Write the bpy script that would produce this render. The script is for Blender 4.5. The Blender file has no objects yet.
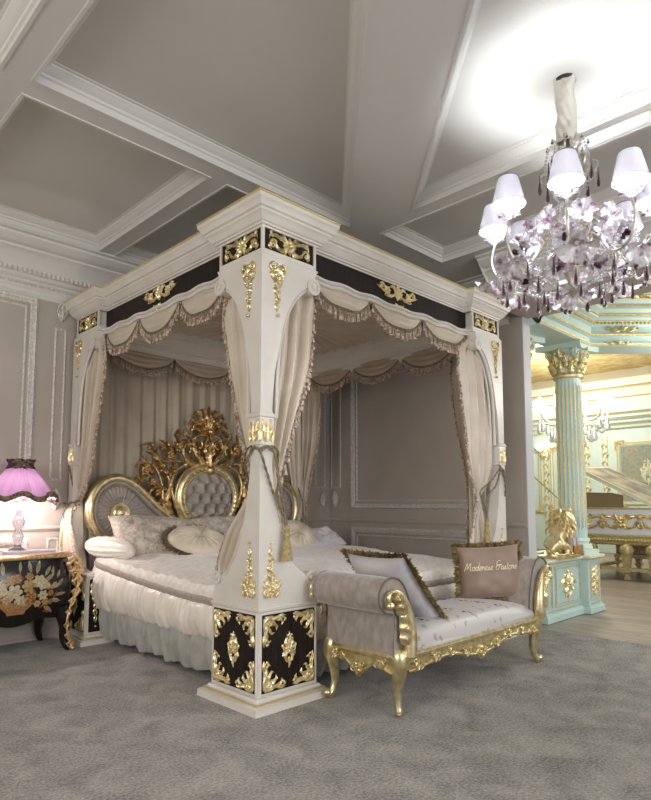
import bpy, math, random
from mathutils import Vector, Matrix, noise
PI = math.pi
sin, cos = math.sin, math.cos
rnd = random.Random(7)
SC = bpy.context.scene
COL = SC.collection

# ------------------------------------------------------------------ materials
MATS = {}
def srgb(h):
    if isinstance(h, str):
        h = h.lstrip('#'); h = [int(h[i:i+2], 16)/255 for i in (0, 2, 4)]
    return tuple((c/12.92 if c <= .04045 else ((c+.055)/1.055)**2.4) for c in h) + (1,)
def mat(name, col, rough=.5, metal=0., col2=None, nscale=8., bump=0., bscale=40., sheen=0., coat=0., trans=0., ior=1.45,
        emis=None, estr=0., stretch=(1, 1, 1), spec=.5, sub=0., lo=.35, hi=.65, detail=3., rvar=0.):
    m = bpy.data.materials.new(name); m.use_nodes = True; nt = m.node_tree; b = nt.nodes['Principled BSDF']
    b.inputs['Base Color'].default_value = srgb(col); b.inputs['Roughness'].default_value = rough
    b.inputs['Metallic'].default_value = metal; b.inputs['IOR'].default_value = ior
    b.inputs['Specular IOR Level'].default_value = spec
    if sheen: b.inputs['Sheen Weight'].default_value = sheen; b.inputs['Sheen Roughness'].default_value = .4
    if coat: b.inputs['Coat Weight'].default_value = coat; b.inputs['Coat Roughness'].default_value = .08
    if trans: b.inputs['Transmission Weight'].default_value = trans
    if emis: b.inputs['Emission Color'].default_value = srgb(emis); b.inputs['Emission Strength'].default_value = estr
    L = nt.links.new
    tc = nt.nodes.new('ShaderNodeTexCoord'); mp = nt.nodes.new('ShaderNodeMapping'); L(tc.outputs['Object'], mp.inputs[0])
    mp.inputs['Scale'].default_value = stretch
    nz = nt.nodes.new('ShaderNodeTexNoise'); nz.inputs['Scale'].default_value = nscale; nz.inputs['Detail'].default_value = detail
    L(mp.outputs[0], nz.inputs['Vector'])
    if col2 is not None:
        r = nt.nodes.new('ShaderNodeValToRGB'); r.color_ramp.elements[0].position = lo; r.color_ramp.elements[1].position = hi
        r.color_ramp.elements[0].color = srgb(col); r.color_ramp.elements[1].color = srgb(col2)
        L(nz.outputs['Fac'], r.inputs[0]); L(r.outputs[0], b.inputs['Base Color'])
    if rvar:
        mr = nt.nodes.new('ShaderNodeMapRange'); mr.inputs['To Min'].default_value = rough-rvar; mr.inputs['To Max'].default_value = rough+rvar
        L(nz.outputs['Fac'], mr.inputs[0]); L(mr.outputs[0], b.inputs['Roughness'])
    if bump:
        n2 = nt.nodes.new('ShaderNodeTexNoise'); n2.inputs['Scale'].default_value = bscale; n2.inputs['Detail'].default_value = 2
        L(mp.outputs[0], n2.inputs['Vector'])
        bp = nt.nodes.new('ShaderNodeBump'); bp.inputs['Strength'].default_value = bump; bp.inputs['Distance'].default_value = .01
        L(n2.outputs['Fac'], bp.inputs['Height']); L(bp.outputs[0], b.inputs['Normal'])
    MATS[name] = m
    return m
mat('wall_paint', '#b4aa9f', .6, col2='#afa59a', nscale=3, bump=.03, bscale=150)
mat('wall_trim', '#b6aca2', .45, col2='#b0a69c', nscale=6)
mat('ceiling_paint', '#cbc8c1', .6, col2='#c7c4bc', nscale=2)
mat('ceiling_trim', '#d2cfc9', .5)
mat('silver_leaf', '#dcd7d1', .5, metal=.1, col2='#bdb6af', nscale=60, bump=.6, bscale=55)
mat('lacquer', '#dbd5cc', .36, col2='#d4cdc3', nscale=5, spec=.5)
mat('ebony', '#120d0b', .5, col2='#2c211c', nscale=14, stretch=(9, 9, .5), bump=.15, bscale=50, spec=.25)
mat('gold', '#ebdfb8', .33, metal=.92, col2='#cfba85', nscale=22, bump=.12, bscale=60)
mat('pale_gold', '#f4e9c6', .36, metal=.8, col2='#e4cb8e', nscale=22, bump=.12, bscale=60)
mat('old_gold', '#e2c898', .36, metal=.9, col2='#ad8850', nscale=18, bump=.15, bscale=60)
mat('gold_line', '#e3d09a', .38, metal=.7)
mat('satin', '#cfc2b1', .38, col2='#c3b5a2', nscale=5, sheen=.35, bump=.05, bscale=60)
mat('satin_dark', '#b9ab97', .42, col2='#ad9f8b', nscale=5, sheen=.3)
mat('fringe', '#cbb8a6', .75, col2='#8d7868', nscale=45, lo=.42, hi=.58)
mat('gold_silk', '#b0a070', .5, col2='#857548', nscale=60, sheen=.3)
mat('cord', '#8f8163', .6, col2='#5f553f', nscale=90)
mat('coverlet', '#f1e9e0', .5, col2='#ded3c8', nscale=24, sheen=.35, bump=.5, bscale=16, detail=6)
mat('coverlet_band', '#aa9d8f', .5, col2='#9b8d80', nscale=30, sheen=.3)
mat('ruffle', '#eee6db', .38, col2='#e2d8cb', nscale=6, sheen=.35)
mat('skirt_satin', '#a5a49e', .26, col2='#bcb9b1', nscale=6, sheen=.3)
mat('pillow_brocade', '#b3a496', .42, col2='#cdc2b6', nscale=38, sheen=.3, lo=.45, hi=.55, detail=5)
mat('gold_satin', '#d9ccb8', .34, col2='#cbbda6', nscale=6, sheen=.3)
mat('lilac_satin', '#b9b6bd', .35, col2='#d2cdca', nscale=5, sheen=.3)
mat('headboard_fabric', '#a89d93', .36, col2='#9a8f85', nscale=6, sheen=.3)
mat('velvet', '#8e837a', .48, col2='#aca198', nscale=26, sheen=.6, lo=.3, hi=.72, detail=6, stretch=(1, 1, .6))
mat('brown_velvet', '#8a7264', .5, col2='#a08878', nscale=3, sheen=.5, detail=4)
mat('brown_fringe', '#5a4628', .7, col2='#9c8656', nscale=30)
mat('embroidery', '#e9dcb4', .45)
mat('piping', '#6e6259', .6)
mat('marquetry_black', '#0f0b0a', .22, col2='#1c1412', nscale=12, stretch=(1, 1, 8), coat=.25)
mat('marble', '#cdb3a8', .15, col2='#a88d80', nscale=14, detail=6, coat=.3)
mat('antique_gold', '#e0c294', .38, metal=.85, col2='#b98f5a', nscale=50, bump=.3)
for n, c, d in (('petal_cream', '#c9bd9f', '#a3946f'), ('petal_rust', '#8a4a2c', '#693420'), ('petal_ochre', '#b99a58', '#957436'),
                ('leaf_sage', '#a39b78', '#736a4c'), ('petal_tan', '#b08c6c', '#8a6748'), ('bowl_tan', '#ab7b4c', '#8f6238')):
    mat(n, c, .3, col2=d, nscale=60, coat=.3)
mat('mint', '#c9dcd5', .42, col2='#c3d7cf', nscale=4)
mat('mint_pale', '#d3e4dd', .42)
mat('mint_cream', '#dcdcc4', .4)
mat('mint_gold', '#e2d3a2', .38, metal=.6, col2='#cdb678', nscale=30, bump=.25)
mat('white_gloss', '#dfe2e8', .25)
mat('cream_gold', '#cfc397', .35, metal=.45, col2='#b3a46d', nscale=25)
mat('tapestry', '#83938b', .8, col2='#a39c85', nscale=14, detail=7, lo=.4, hi=.6)
mat('lid_art', '#b7a78f', .3, col2='#53443a', nscale=3.2, detail=6, lo=.38, hi=.62, coat=.4)
mat('olive_board', '#8d7d5a', .5)
mat('mint_cabinet', '#bfd6d1', .42, col2='#b8d0cb', nscale=4)
mat('pink_silk', '#c78fc4', .45, sheen=.3, trans=0)
mat('shade_trim', '#4b3a33', .7, col2='#8d7a5c', nscale=70)
mat('purple_bow', '#5c3a4c', .5, col2='#3f2634', nscale=30)
mat('shade_rim', '#5a5560', .6)
mat('champagne_metal', '#c9c0b0', .3, metal=.9)
mat('sleeve', '#d5d2c6', .5, sheen=.3)
mat('dark_bracket', '#2a2724', .5)
mat('card_red', '#b8888c', .5); mat('card_blue', '#8895b8', .5); mat('card_white', '#d9d5d2', .5)
mat('jamb', '#c9c9c9', .5)
mat('gold_leaf_ceiling', '#d8c692', .4, metal=.3, col2='#b79a56', nscale=6, detail=6)
mat('cove_white', '#e6e6da', .5)
mat('upholstery_pink', '#c9aca2', .6, col2='#ad8f86', nscale=30)

def node_mat(name):
    m = bpy.data.materials.new(name); m.use_nodes = True; MATS[name] = m
    nt = m.node_tree
    return m, nt, nt.nodes['Principled BSDF'], nt.links.new
# carpet
m, nt, b, L = node_mat('carpet')
tc = nt.nodes.new('ShaderNodeTexCoord')
n1 = nt.nodes.new('ShaderNodeTexNoise'); n1.inputs['Scale'].default_value = 70; n1.inputs['Detail'].default_value = 4; n1.inputs['Roughness'].default_value = .65
n2 = nt.nodes.new('ShaderNodeTexNoise'); n2.inputs['Scale'].default_value = 120; n2.inputs['Detail'].default_value = 3
n3 = nt.nodes.new('ShaderNodeTexNoise'); n3.inputs['Scale'].default_value = 5; n3.inputs['Detail'].default_value = 5; n3.inputs['Distortion'].default_value = .6
for n in (n1, n2, n3): L(tc.outputs['Object'], n.inputs['Vector'])
mx = nt.nodes.new('ShaderNodeMath'); mx.operation = 'ADD'; L(n1.outputs['Fac'], mx.inputs[0]); L(n2.outputs['Fac'], mx.inputs[1])
mx2 = nt.nodes.new('ShaderNodeMath'); mx2.operation = 'MULTIPLY_ADD'; L(n3.outputs['Fac'], mx2.inputs[0]); mx2.inputs[1].default_value = .5; L(mx.outputs[0], mx2.inputs[2])
r = nt.nodes.new('ShaderNodeValToRGB'); r.color_ramp.elements[0].position = .95; r.color_ramp.elements[1].position = 1.5
sc_ = nt.nodes.new('ShaderNodeMath'); sc_.operation = 'MULTIPLY'; sc_.inputs[1].default_value = .8; L(mx2.outputs[0], sc_.inputs[0])
r.color_ramp.elements[0].position = .8; r.color_ramp.elements[1].position = 1.0
r.color_ramp.elements[0].color = srgb('#67615a'); r.color_ramp.elements[1].color = srgb('#c6c0b5')
r.color_ramp.elements[0].position = .62
mrc = nt.nodes.new('ShaderNodeMath'); mrc.operation = 'MULTIPLY_ADD'; mrc.inputs[1].default_value = .55; L(n3.outputs['Fac'], mrc.inputs[0]); L(n1.outputs['Fac'], mrc.inputs[2])
r.color_ramp.elements[0].position = .58; r.color_ramp.elements[1].position = .98
L(mrc.outputs[0], r.inputs[0]); L(r.outputs[0], b.inputs['Base Color'])
b.inputs['Roughness'].default_value = .95; b.inputs['Sheen Weight'].default_value = .3
bp = nt.nodes.new('ShaderNodeBump'); bp.inputs['Strength'].default_value = .9; bp.inputs['Distance'].default_value = .02
L(mx.outputs[0], bp.inputs['Height']); L(bp.outputs[0], b.inputs['Normal'])
# wood floor
m, nt, b, L = node_mat('wood_floor')
tc = nt.nodes.new('ShaderNodeTexCoord'); mp = nt.nodes.new('ShaderNodeMapping'); L(tc.outputs['Object'], mp.inputs[0])
mp.inputs['Rotation'].default_value = (0, 0, PI/2)
br = nt.nodes.new('ShaderNodeTexBrick'); L(mp.outputs[0], br.inputs['Vector'])
br.inputs['Scale'].default_value = 1; br.inputs['Brick Width'].default_value = 1.6; br.inputs['Row Height'].default_value = .2; br.inputs['Mortar Size'].default_value = .004
br.inputs['Color1'].default_value = srgb('#a3978c'); br.inputs['Color2'].default_value = srgb('#8c8076'); br.inputs['Mortar'].default_value = srgb('#5f554e')
nz = nt.nodes.new('ShaderNodeTexNoise'); nz.inputs['Scale'].default_value = 3
mp2 = nt.nodes.new('ShaderNodeMapping'); mp2.inputs['Scale'].default_value = (6, .8, 1); L(tc.outputs['Object'], mp2.inputs[0]); L(mp2.outputs[0], nz.inputs['Vector'])
nz.inputs['Detail'].default_value = 6
mix = nt.nodes.new('ShaderNodeMixRGB'); mix.blend_type = 'OVERLAY'; mix.inputs[0].default_value = .6; L(br.outputs['Color'], mix.inputs[1]); L(nz.outputs['Fac'], mix.inputs[2])
L(mix.outputs[0], b.inputs['Base Color']); b.inputs['Roughness'].default_value = .38
# seat brocade: pale satin with small sprigs
m, nt, b, L = node_mat('seat_brocade')
tc = nt.nodes.new('ShaderNodeTexCoord')
vo = nt.nodes.new('ShaderNodeTexVoronoi'); vo.inputs['Scale'].default_value = 13; L(tc.outputs['Object'], vo.inputs['Vector'])
nz = nt.nodes.new('ShaderNodeTexNoise'); nz.inputs['Scale'].default_value = 60; L(tc.outputs['Object'], nz.inputs['Vector'])
a1 = nt.nodes.new('ShaderNodeMath'); a1.operation = 'MULTIPLY_ADD'; L(nz.outputs['Fac'], a1.inputs[0]); a1.inputs[1].default_value = .6; L(vo.outputs['Distance'], a1.inputs[2])
r = nt.nodes.new('ShaderNodeValToRGB'); r.color_ramp.elements[0].position = .47; r.color_ramp.elements[1].position = .56
r.color_ramp.elements[0].color = srgb('#9c927f'); r.color_ramp.elements[1].color = srgb('#c2bcb8')
L(a1.outputs[0], r.inputs[0]); L(r.outputs[0], b.inputs['Base Color']); b.inputs['Roughness'].default_value = .36; b.inputs['Sheen Weight'].default_value = .3
# glass
def glass(name, col, rough=.05, emis=0):
    m, nt, b, L = node_mat(name)
    b.inputs['Base Color'].default_value = srgb(col); b.inputs['Roughness'].default_value = rough
    b.inputs['Transmission Weight'].default_value = .75; b.inputs['IOR'].default_value = 1.4
    return m
glass('crystal', '#f2f2f6', .08); glass('purple_glass', '#4d2038', .08); glass('clear_glass', '#f4f4f8', .03)
mat('flower_glass', '#e6e3e8', .15, col2='#7c4664', nscale=22, trans=.35, lo=.48, hi=.66, coat=.3)
glass('acrylic', '#e8c890', .1)
def translucent(name, col, mixf=.5, tcol=None):
    m, nt, b, L = node_mat(name)
    b.inputs['Base Color'].default_value = srgb(col); b.inputs['Roughness'].default_value = .7
    t = nt.nodes.new('ShaderNodeBsdfTranslucent'); t.inputs[0].default_value = srgb(tcol or col)
    mx = nt.nodes.new('ShaderNodeMixShader'); mx.inputs[0].default_value = mixf
    out = nt.nodes['Material Output']; L(b.outputs[0], mx.inputs[1]); L(t.outputs[0], mx.inputs[2]); L(mx.outputs[0], out.inputs[0])
translucent('lamp_shade', '#c2c1c8', .04)
translucent('pink_shade', '#cb99c4', .05)
def emitter(name, col, s):
    m, nt, b, L = node_mat(name)
    b.inputs['Base Color'].default_value = srgb(col); b.inputs['Emission Color'].default_value = srgb(col); b.inputs['Emission Strength'].default_value = s
emitter('bulb', '#f4f4ff', 25.); emitter('bulb_warm', '#fff0e0', 14.); emitter('cove_light', '#fff8e8', 7.); emitter('glow_glass', '#fff6ea', 3.0)

# ------------------------------------------------------------------ mesh builder
def V(*a): return Vector(a)
def frame(o, u, v, n=None):
    """matrix taking local (u,v,n) to world"""
    u = Vector(u).normalized(); v = Vector(v).normalized(); n = Vector(n).normalized() if n is not None else u.cross(v)
    return Matrix(((u.x, v.x, n.x, o[0]), (u.y, v.y, n.y, o[1]), (u.z, v.z, n.z, o[2]), (0, 0, 0, 1)))
class MB:
    def __init__(s, T=None): s.v = []; s.f = []; s.m = []; s.T = T; s.mi = 0
    def add(s, vs, fs):
        k = len(s.v); T = s.T
        if T is not None:
            s.v += [T @ Vector(p) for p in vs]
            if T.to_3x3().determinant() < 0: fs = [tuple(reversed(f)) for f in fs]
        else: s.v += [Vector(p) for p in vs]
        s.f += [tuple(i+k for i in f) for f in fs]; s.m += [s.mi]*len(fs)
        return s
    def merge(s, o):
        k = len(s.v); s.v += o.v; s.f += [tuple(i+k for i in f) for f in o.f]; s.m += [s.mi]*len(o.f); return s
    def box(s, x0, x1, y0, y1, z0, z1):
        return s.add([(x0,y0,z0),(x1,y0,z0),(x1,y1,z0),(x0,y1,z0),(x0,y0,z1),(x1,y0,z1),(x1,y1,z1),(x0,y1,z1)],
                     [(3,2,1,0),(4,5,6,7),(0,1,5,4),(1,2,6,5),(2,3,7,6),(3,0,4,7)])
    def grid(s, fn, nu, nv, wu=False, wv=False):
        vs = [fn(i/nu, j/nv) for j in range(nv if wv else nv+1) for i in range(nu if wu else nu+1)]
        W = nu if wu else nu+1; H = nv if wv else nv+1; fs = []
        for j in range(nv):
            for i in range(nu):
                a = j*W+i; b2 = j*W+(i+1) % W; c = ((j+1) % H)*W+(i+1) % W; d = ((j+1) % H)*W+i
                fs.append((a, b2, c, d))
        return s.add(vs, fs)
    def tube(s, pts, r, n=8, closed=False, flat=None, cap=True):
        """flat=(a,b,upvec): elliptical section, a along side, b along up"""
        pts = [Vector(p) for p in pts]; N = len(pts)
        rr = r if isinstance(r, (list, tuple)) else [r]*N
        vs = []; up = None
        for i, p in enumerate(pts):
            t = (pts[(i+1) % N]-pts[i-1]) if (closed or 0 < i < N-1) else (pts[1]-pts[0] if i == 0 else pts[-1]-pts[-2])
            if t.length < 1e-9: t = Vector((0, 0, 1))
            t.normalize()
            if flat: u0 = Vector(flat[2])
            elif up is None: u0 = Vector((0, 0, 1)) if abs(t.z) < .9 else Vector((1, 0, 0))
            else: u0 = up
            a = t.cross(u0)
            if a.length < 1e-6: a = t.cross(Vector((.3, .8, .5)))
            a.normalize(); up = a.cross(t).normalized()
            fa, fb = (flat[0], flat[1]) if flat else (1, 1)
            for k in range(n):
                th = 2*PI*k/n
                vs.append(p+a*(cos(th)*rr[i]*fa)+up*(sin(th)*rr[i]*fb))
        fs = []
        for i in range(N if closed else N-1):
            for k in range(n):
                a0 = i*n+k; a1 = i*n+(k+1) % n; b0 = ((i+1) % N)*n+k; b1 = ((i+1) % N)*n+(k+1) % n
                fs.append((a0, a1, b1, b0))
        if cap and not closed:
            fs.append(tuple(reversed(range(n)))); fs.append(tuple(range((N-1)*n, N*n)))
        return s.add(vs, fs)
    def lathe(s, prof, c=(0, 0, 0), n=20, fn=None, axis=None):
        """prof (r,z); fn(theta,t)->radius factor"""
        c = Vector(c); N = len(prof); M = axis
        vs = []
        for i, (r, z) in enumerate(prof):
            for k in range(n):
                th = 2*PI*k/n; q = r*(fn(th, i/(N-1)) if fn else 1)
                p = Vector((q*cos(th), q*sin(th), z))
                vs.append(c+(M @ p if M else p))
        fs = [(i*n+k, i*n+(k+1) % n, (i+1)*n+(k+1) % n, (i+1)*n+k) for i in range(N-1) for k in range(n)]
        if prof[0][0] > 1e-4: fs.append(tuple(reversed(range(n))))
        if prof[-1][0] > 1e-4: fs.append(tuple(range((N-1)*n, N*n)))
        return s.add(vs, fs)
    def ball(s, c, r, n=10, m=6, sc=(1, 1, 1)):
        c = Vector(c)
        return s.lathe([(max(1e-5, r*sin(PI*j/m)), -r*cos(PI*j/m)) for j in range(m+1)], c, n, axis=Matrix.Diagonal(Vector(sc)))
    def prism(s, out, h0, h1, T=None):
        """2D outline (u,v) ccw, extruded along n from h0 to h1 in frame T"""
        n = len(out); vs = [(u, v, h0) for u, v in out]+[(u, v, h1) for u, v in out]
        if T is not None: vs = [T @ Vector(p) for p in vs]
        fs = [tuple(reversed(range(n))), tuple(range(n, 2*n))]+[(i, (i+1) % n, n+(i+1) % n, n+i) for i in range(n)]
        if T is not None and T.to_3x3().determinant() < 0: fs = [tuple(reversed(f)) for f in fs]
        return s.add(vs, fs)
    def mould(s, path, prof, T=None, closed=True, cap=True):
        """mitred sweep: path 2D (u,v) in frame T; prof (a,h): a = offset to the RIGHT of travel, h along n"""
        P = [Vector((p[0], p[1])) for p in path]; N = len(P); K = len(prof); vs = []
        for i in range(N):
            def nr(a, b): d = (b-a).normalized(); return Vector((d.y, -d.x))
            if closed or 0 < i < N-1:
                n1 = nr(P[i-1], P[i]); n2 = nr(P[i], P[(i+1) % N]); m = (n1+n2); d = max(.2, 1+n1.dot(n2)); m = m/d
            else: m = nr(P[0], P[1]) if i == 0 else nr(P[-2], P[-1])
            for a, h in prof: vs.append((P[i].x+m.x*a, P[i].y+m.y*a, h))
        if T is not None: vs = [T @ Vector(p) for p in vs]
        fs = []
        for i in range(N if closed else N-1):
            for k in range(K-1):
                a0 = i*K+k; b0 = ((i+1) % N)*K+k
                fs.append((a0, a0+1, b0+1, b0))
        if not closed and cap: fs += [tuple(range(K)), tuple(reversed(range((N-1)*K, N*K)))]
        return s.add(vs, fs)
    def build(s, name, mats, parent=None, smooth=True, angle=40, solid=0, sub=0, bevel=0, **kw):
        me = bpy.data.meshes.new(name); me.from_pydata([tuple(p) for p in s.v], [], s.f); me.update()
        if isinstance(mats, str): mats = [mats]
        for m_ in mats: me.materials.append(MATS[m_])
        if len(mats) > 1: me.polygons.foreach_set('material_index', s.m)
        if smooth:
            me.polygons.foreach_set('use_smooth', [True]*len(me.polygons))
            try: me.set_sharp_from_angle(angle=math.radians(angle))
            except Exception: pass
        o = bpy.data.objects.new(name, me); COL.objects.link(o)
        if parent is not None:
            o.parent = parent
            o.matrix_parent_inverse = world(parent).inverted()
        if solid: md = o.modifiers.new('Solid', 'SOLIDIFY'); md.thickness = solid; md.offset = 0
        if bevel: md = o.modifiers.new('Bevel', 'BEVEL'); md.width = bevel; md.segments = 2; md.limit_method = 'ANGLE'
        if sub: md = o.modifiers.new('Sub', 'SUBSURF'); md.levels = sub; md.render_levels = sub
        if kw: tag(o, **kw)
        return o
def world(o):
    m_ = o.matrix_basis.copy()
    if o.parent: m_ = world(o.parent) @ o.matrix_parent_inverse @ m_
    return m_
def tag(o, label=None, cat=None, group=None, kind=None):
    if label: o['label'] = label
    if cat: o['category'] = cat
    if group: o['group'] = group
    if kind: o['kind'] = kind
    return o
def thing(name, label, cat, loc=(0, 0, 0), group=None):
    o = bpy.data.objects.new(name, None); COL.objects.link(o); o.location = loc; o.empty_display_size = .1
    return tag(o, label, cat, group)
def copy_tree(o, parent=None):
    c = o.copy(); COL.objects.link(c)
    if parent is not None: c.parent = parent
    for ch in [x for x in bpy.data.objects if x.parent == o]: copy_tree(ch, c)
    return c

# ------------------------------------------------------------------ path helpers
def cr(pts, n=8, closed=False):
    """catmull-rom through points"""
    P = [Vector(p) for p in pts]; N = len(P); out = []
    if N < 3: return [P[0].lerp(P[-1], i/n) for i in range(n+1)]
    for i in range(N if closed else N-1):
        p0 = P[i-1] if (closed or i > 0) else P[0]*2-P[1]
        p1 = P[i]; p2 = P[(i+1) % N]
        p3 = P[(i+2) % N] if (closed or i+2 < N) else P[-1]*2-P[-2]
        for k in range(n):
            t = k/n
            out.append(.5*((2*p1)+(p2-p0)*t+(2*p0-5*p1+4*p2-p3)*t*t+(3*p1-p0-3*p2+p3)*t**3))
    if not closed: out.append(P[-1].copy())
    return out
def resample(pts, step=None, n=None):
    P = [Vector(p) for p in pts]; d = [0.]
    for a, b in zip(P, P[1:]): d.append(d[-1]+(b-a).length)
    n = n or max(2, int(round(d[-1]/step))); out = []; j = 0
    for i in range(n+1):
        t = d[-1]*i/n
        while j < len(P)-2 and d[j+1] < t: j += 1
        s_ = (t-d[j])/max(1e-9, d[j+1]-d[j]); out.append(P[j].lerp(P[j+1], min(1, max(0, s_))))
    return out
def spiral(cx, cy, r0, r1, a0, turns, n=26):
    """2D spiral points from radius r0 at angle a0 turning 'turns' (signed) to r1"""
    return [(cx+(r0+(r1-r0)*(i/n)**.8)*cos(a0+2*PI*turns*i/n), cy+(r0+(r1-r0)*(i/n)**.8)*sin(a0+2*PI*turns*i/n)) for i in range(n+1)]
def lerp_path(path, z):
    """path [(h,z)] descending z -> h at z"""
    for (h0, z0), (h1, z1) in zip(path, path[1:]):
        if z0 >= z >= z1: t = (z0-z)/(z0-z1) if z0 > z1 else 0; return h0+(h1-h0)*t
    return path[0][0] if z > path[0][1] else path[-1][0]

# ------------------------------------------------------------------ carving vocabulary (local u,v,n)
LWF = 1.12
def leaf(mb, path, w, h=None, lobes=4, n=None, base=0., tip=.15):
    """acanthus leaf swept on a 2D path; lobed edges, raised ribs"""
    h = h or w*.55; w = w*LWF
    P = resample([(p[0], p[1], 0) for p in path], n=n or max(10, lobes*5)); N = len(P)-1
    S = (-1, -.62, -.28, 0, .28, .62, 1)
    vs = []
    for i, p in enumerate(P):
        t = i/N
        d = (P[min(N, i+1)]-P[max(0, i-1)]).normalized(); nn = Vector((-d.y, d.x, 0))
        env = (sin(PI*min(1, (t*.85+.12)))**.7)*(1-t*.45)
        lob = .62+.38*abs(sin(PI*lobes*t+.3))
        hh = h*(.35+.65*sin(PI*min(1, t*.9+.1)))
        for s in S:
            q = p+nn*(w*s*env*(lob if abs(s) > .5 else 1))
            z = base+hh*(1-s*s)*(1-.28*(abs(abs(s)-.28) < .01))+(h*.18*sin(2*PI*lobes*t) if abs(s) > .5 and abs(s) < 1 else 0)
            if abs(s) == 1: z = 0 if base == 0 else base-h*.3
            vs.append((q.x, q.y, max(0, z)))
    K = len(S)
    fs = [(i*K+k, i*K+k+1, (i+1)*K+k+1, (i+1)*K+k) for i in range(N) for k in range(K-1)]
    fs = [tuple(reversed(f)) for f in fs]
    mb.add(vs, fs)
def scroll(mb, path, r0, r1=None, n=8, hz=.7, ball=True):
    """tapered tube lying on plane, with a bead at the end"""
    r1 = r1 if r1 is not None else r0*.45; P = resample([(p[0], p[1], 0) for p in path], n=max(12, len(path))); N = len(P)-1
    rr = [r0*sin(PI*min(1, .25+i/N*.9))**.5*(1-i/N)+r1*(i/N)+.0005 for i in range(N+1)]
    mb.tube([p+Vector((0, 0, r0*hz)) for p in P], rr, n)
    if ball: mb.ball(P[-1]+Vector((0, 0, r0*hz)), r1*1.9, 8, 5)
def rosette(mb, cx, cy, r, petals=6, h=None, a0=0):
    h = h or r*.5
    for k in range(petals):
        a = a0+2*PI*k/petals
        leaf(mb, [(cx+r*.12*cos(a), cy+r*.12*sin(a)), (cx+r*.6*cos(a), cy+r*.6*sin(a)), (cx+r*cos(a+.1), cy+r*sin(a+.1))], r*.42, h, 1, n=6)
    mb.ball((cx, cy, h*.8), r*.26, 8, 5)
def mir(path): return [(-x, y) for x, y in path]
def orn_corner(mb, s=.15):
    """acanthus corner spandrel filling the corner at (0,0), arms along +u and +v"""
    scroll(mb, spiral(.33*s, .33*s, .26*s, .03*s, PI*1.1, 1.3), .085*s)
    leaf(mb, [(.1*s, .1*s), (.35*s, .35*s), (.62*s, .5*s)], .16*s, .12*s, 3)
    for sw in (0, 1):
        f = (lambda L_: [(y, x) for x, y in L_]) if sw else (lambda L_: L_)
        leaf(mb, f([(.12*s, .14*s), (.5*s, .2*s), (.85*s, .14*s), (1.15*s, .26*s)]), .16*s, .13*s, 3)
        leaf(mb, f([(.35*s, .3*s), (.62*s, .36*s), (.84*s, .52*s), (.80*s, .70*s)]), .12*s, .11*s, 3)
        scroll(mb, f([(.1*s, .06*s), (.5*s, .05*s), (.9*s, .28*s), (1.2*s, .12*s), (1.36*s, .2*s), (1.28*s, .3*s)]), .06*s)
        leaf(mb, f([(.8*s, .2*s), (1.08*s, .06*s), (1.4*s, .08*s)]), .11*s, .1*s, 2)
        leaf(mb, f([(1.0*s, .16*s), (1.2*s, .36*s), (1.12*s, .5*s)]), .09*s, .09*s, 2)
        mb.ball(((1.3*s, .24*s, .04*s) if not sw else (.24*s, 1.3*s, .04*s)), .07*s, 8, 5)
def orn_center(mb, s=.15):
    """upright bouquet, height 2s"""
    rosette(mb, 0, .05*s, .3*s, 6, .16*s)
    for m_ in (lambda p: p, mir):
        leaf(mb, m_([(0, .1*s), (.26*s, .35*s), (.22*s, .62*s), (.06*s, .7*s)]), .15*s, .12*s, 3)
        leaf(mb, m_([(0, -.1*s), (.3*s, -.3*s), (.2*s, -.65*s), (.04*s, -.8*s)]), .16*s, .12*s, 3)
        leaf(mb, m_([(.05*s, 0), (.36*s, .05*s), (.52*s, .24*s), (.40*s, .36*s)]), .13*s, .11*s, 2)
        leaf(mb, m_([(.1*s, -.1*s), (.40*s, -.18*s), (.52*s, -.36*s)]), .12*s, .1*s, 2)
        scroll(mb, m_([(.1*s, -.1*s), (.42*s, -.12*s), (.47*s, .06*s), (.36*s, .1*s)]), .06*s)
        mb.ball((m_([(.16*s, .86*s)])[0][0], .80*s, .05*s), .08*s, 8, 5)
    leaf(mb, [(0, .2*s), (.04*s, .7*s), (0, 1.02*s)], .12*s, .12*s, 2)
    leaf(mb, [(0, -.45*s), (.05*s, -.8*s), (-.02*s, -1.08*s)], .11*s, .1*s, 2)
def orn_frieze(mb, w=.2, h=.12):
    """scrolling ornament w wide h high centred at the origin"""
    rosette(mb, 0, 0, .5*h, 8, .2*h)
    for m_ in (lambda p: p, mir):
        leaf(mb, m_([(.15*h, .1*h), (.22*w, .34*h), (.36*w, .40*h), (.48*w, .30*h), (.5*w, .05*h)]), .15*h, .14*h, 4)
        leaf(mb, m_([(.15*h, -.1*h), (.18*w, -.38*h), (.30*w, -.32*h), (.36*w, -.05*h), (.44*w, .12*h)]), .14*h, .14*h, 4)
        scroll(mb, m_(spiral(.42*w, -.20*h, .30*h, .05*h, PI*.8, -1.2)), .085*h)
        leaf(mb, m_([(.40*w, .24*h), (.47*w, .50*h), (.40*w, .52*h)]), .12*h, .1*h, 2)
        leaf(mb, m_([(.44*w, -.1*h), (.50*w, -.3*h), (.44*w, -.5*h)]), .12*h, .1*h, 2)
        leaf(mb, m_([(.08*w, .25*h), (.14*w, .50*h), (.21*w, .46*h)]), .12*h, .12*h, 2)
        leaf(mb, m_([(.08*w, -.25*h), (.10*w, -.48*h), (.17*w, -.5*h)]), .1*h, .1*h, 2)
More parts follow.
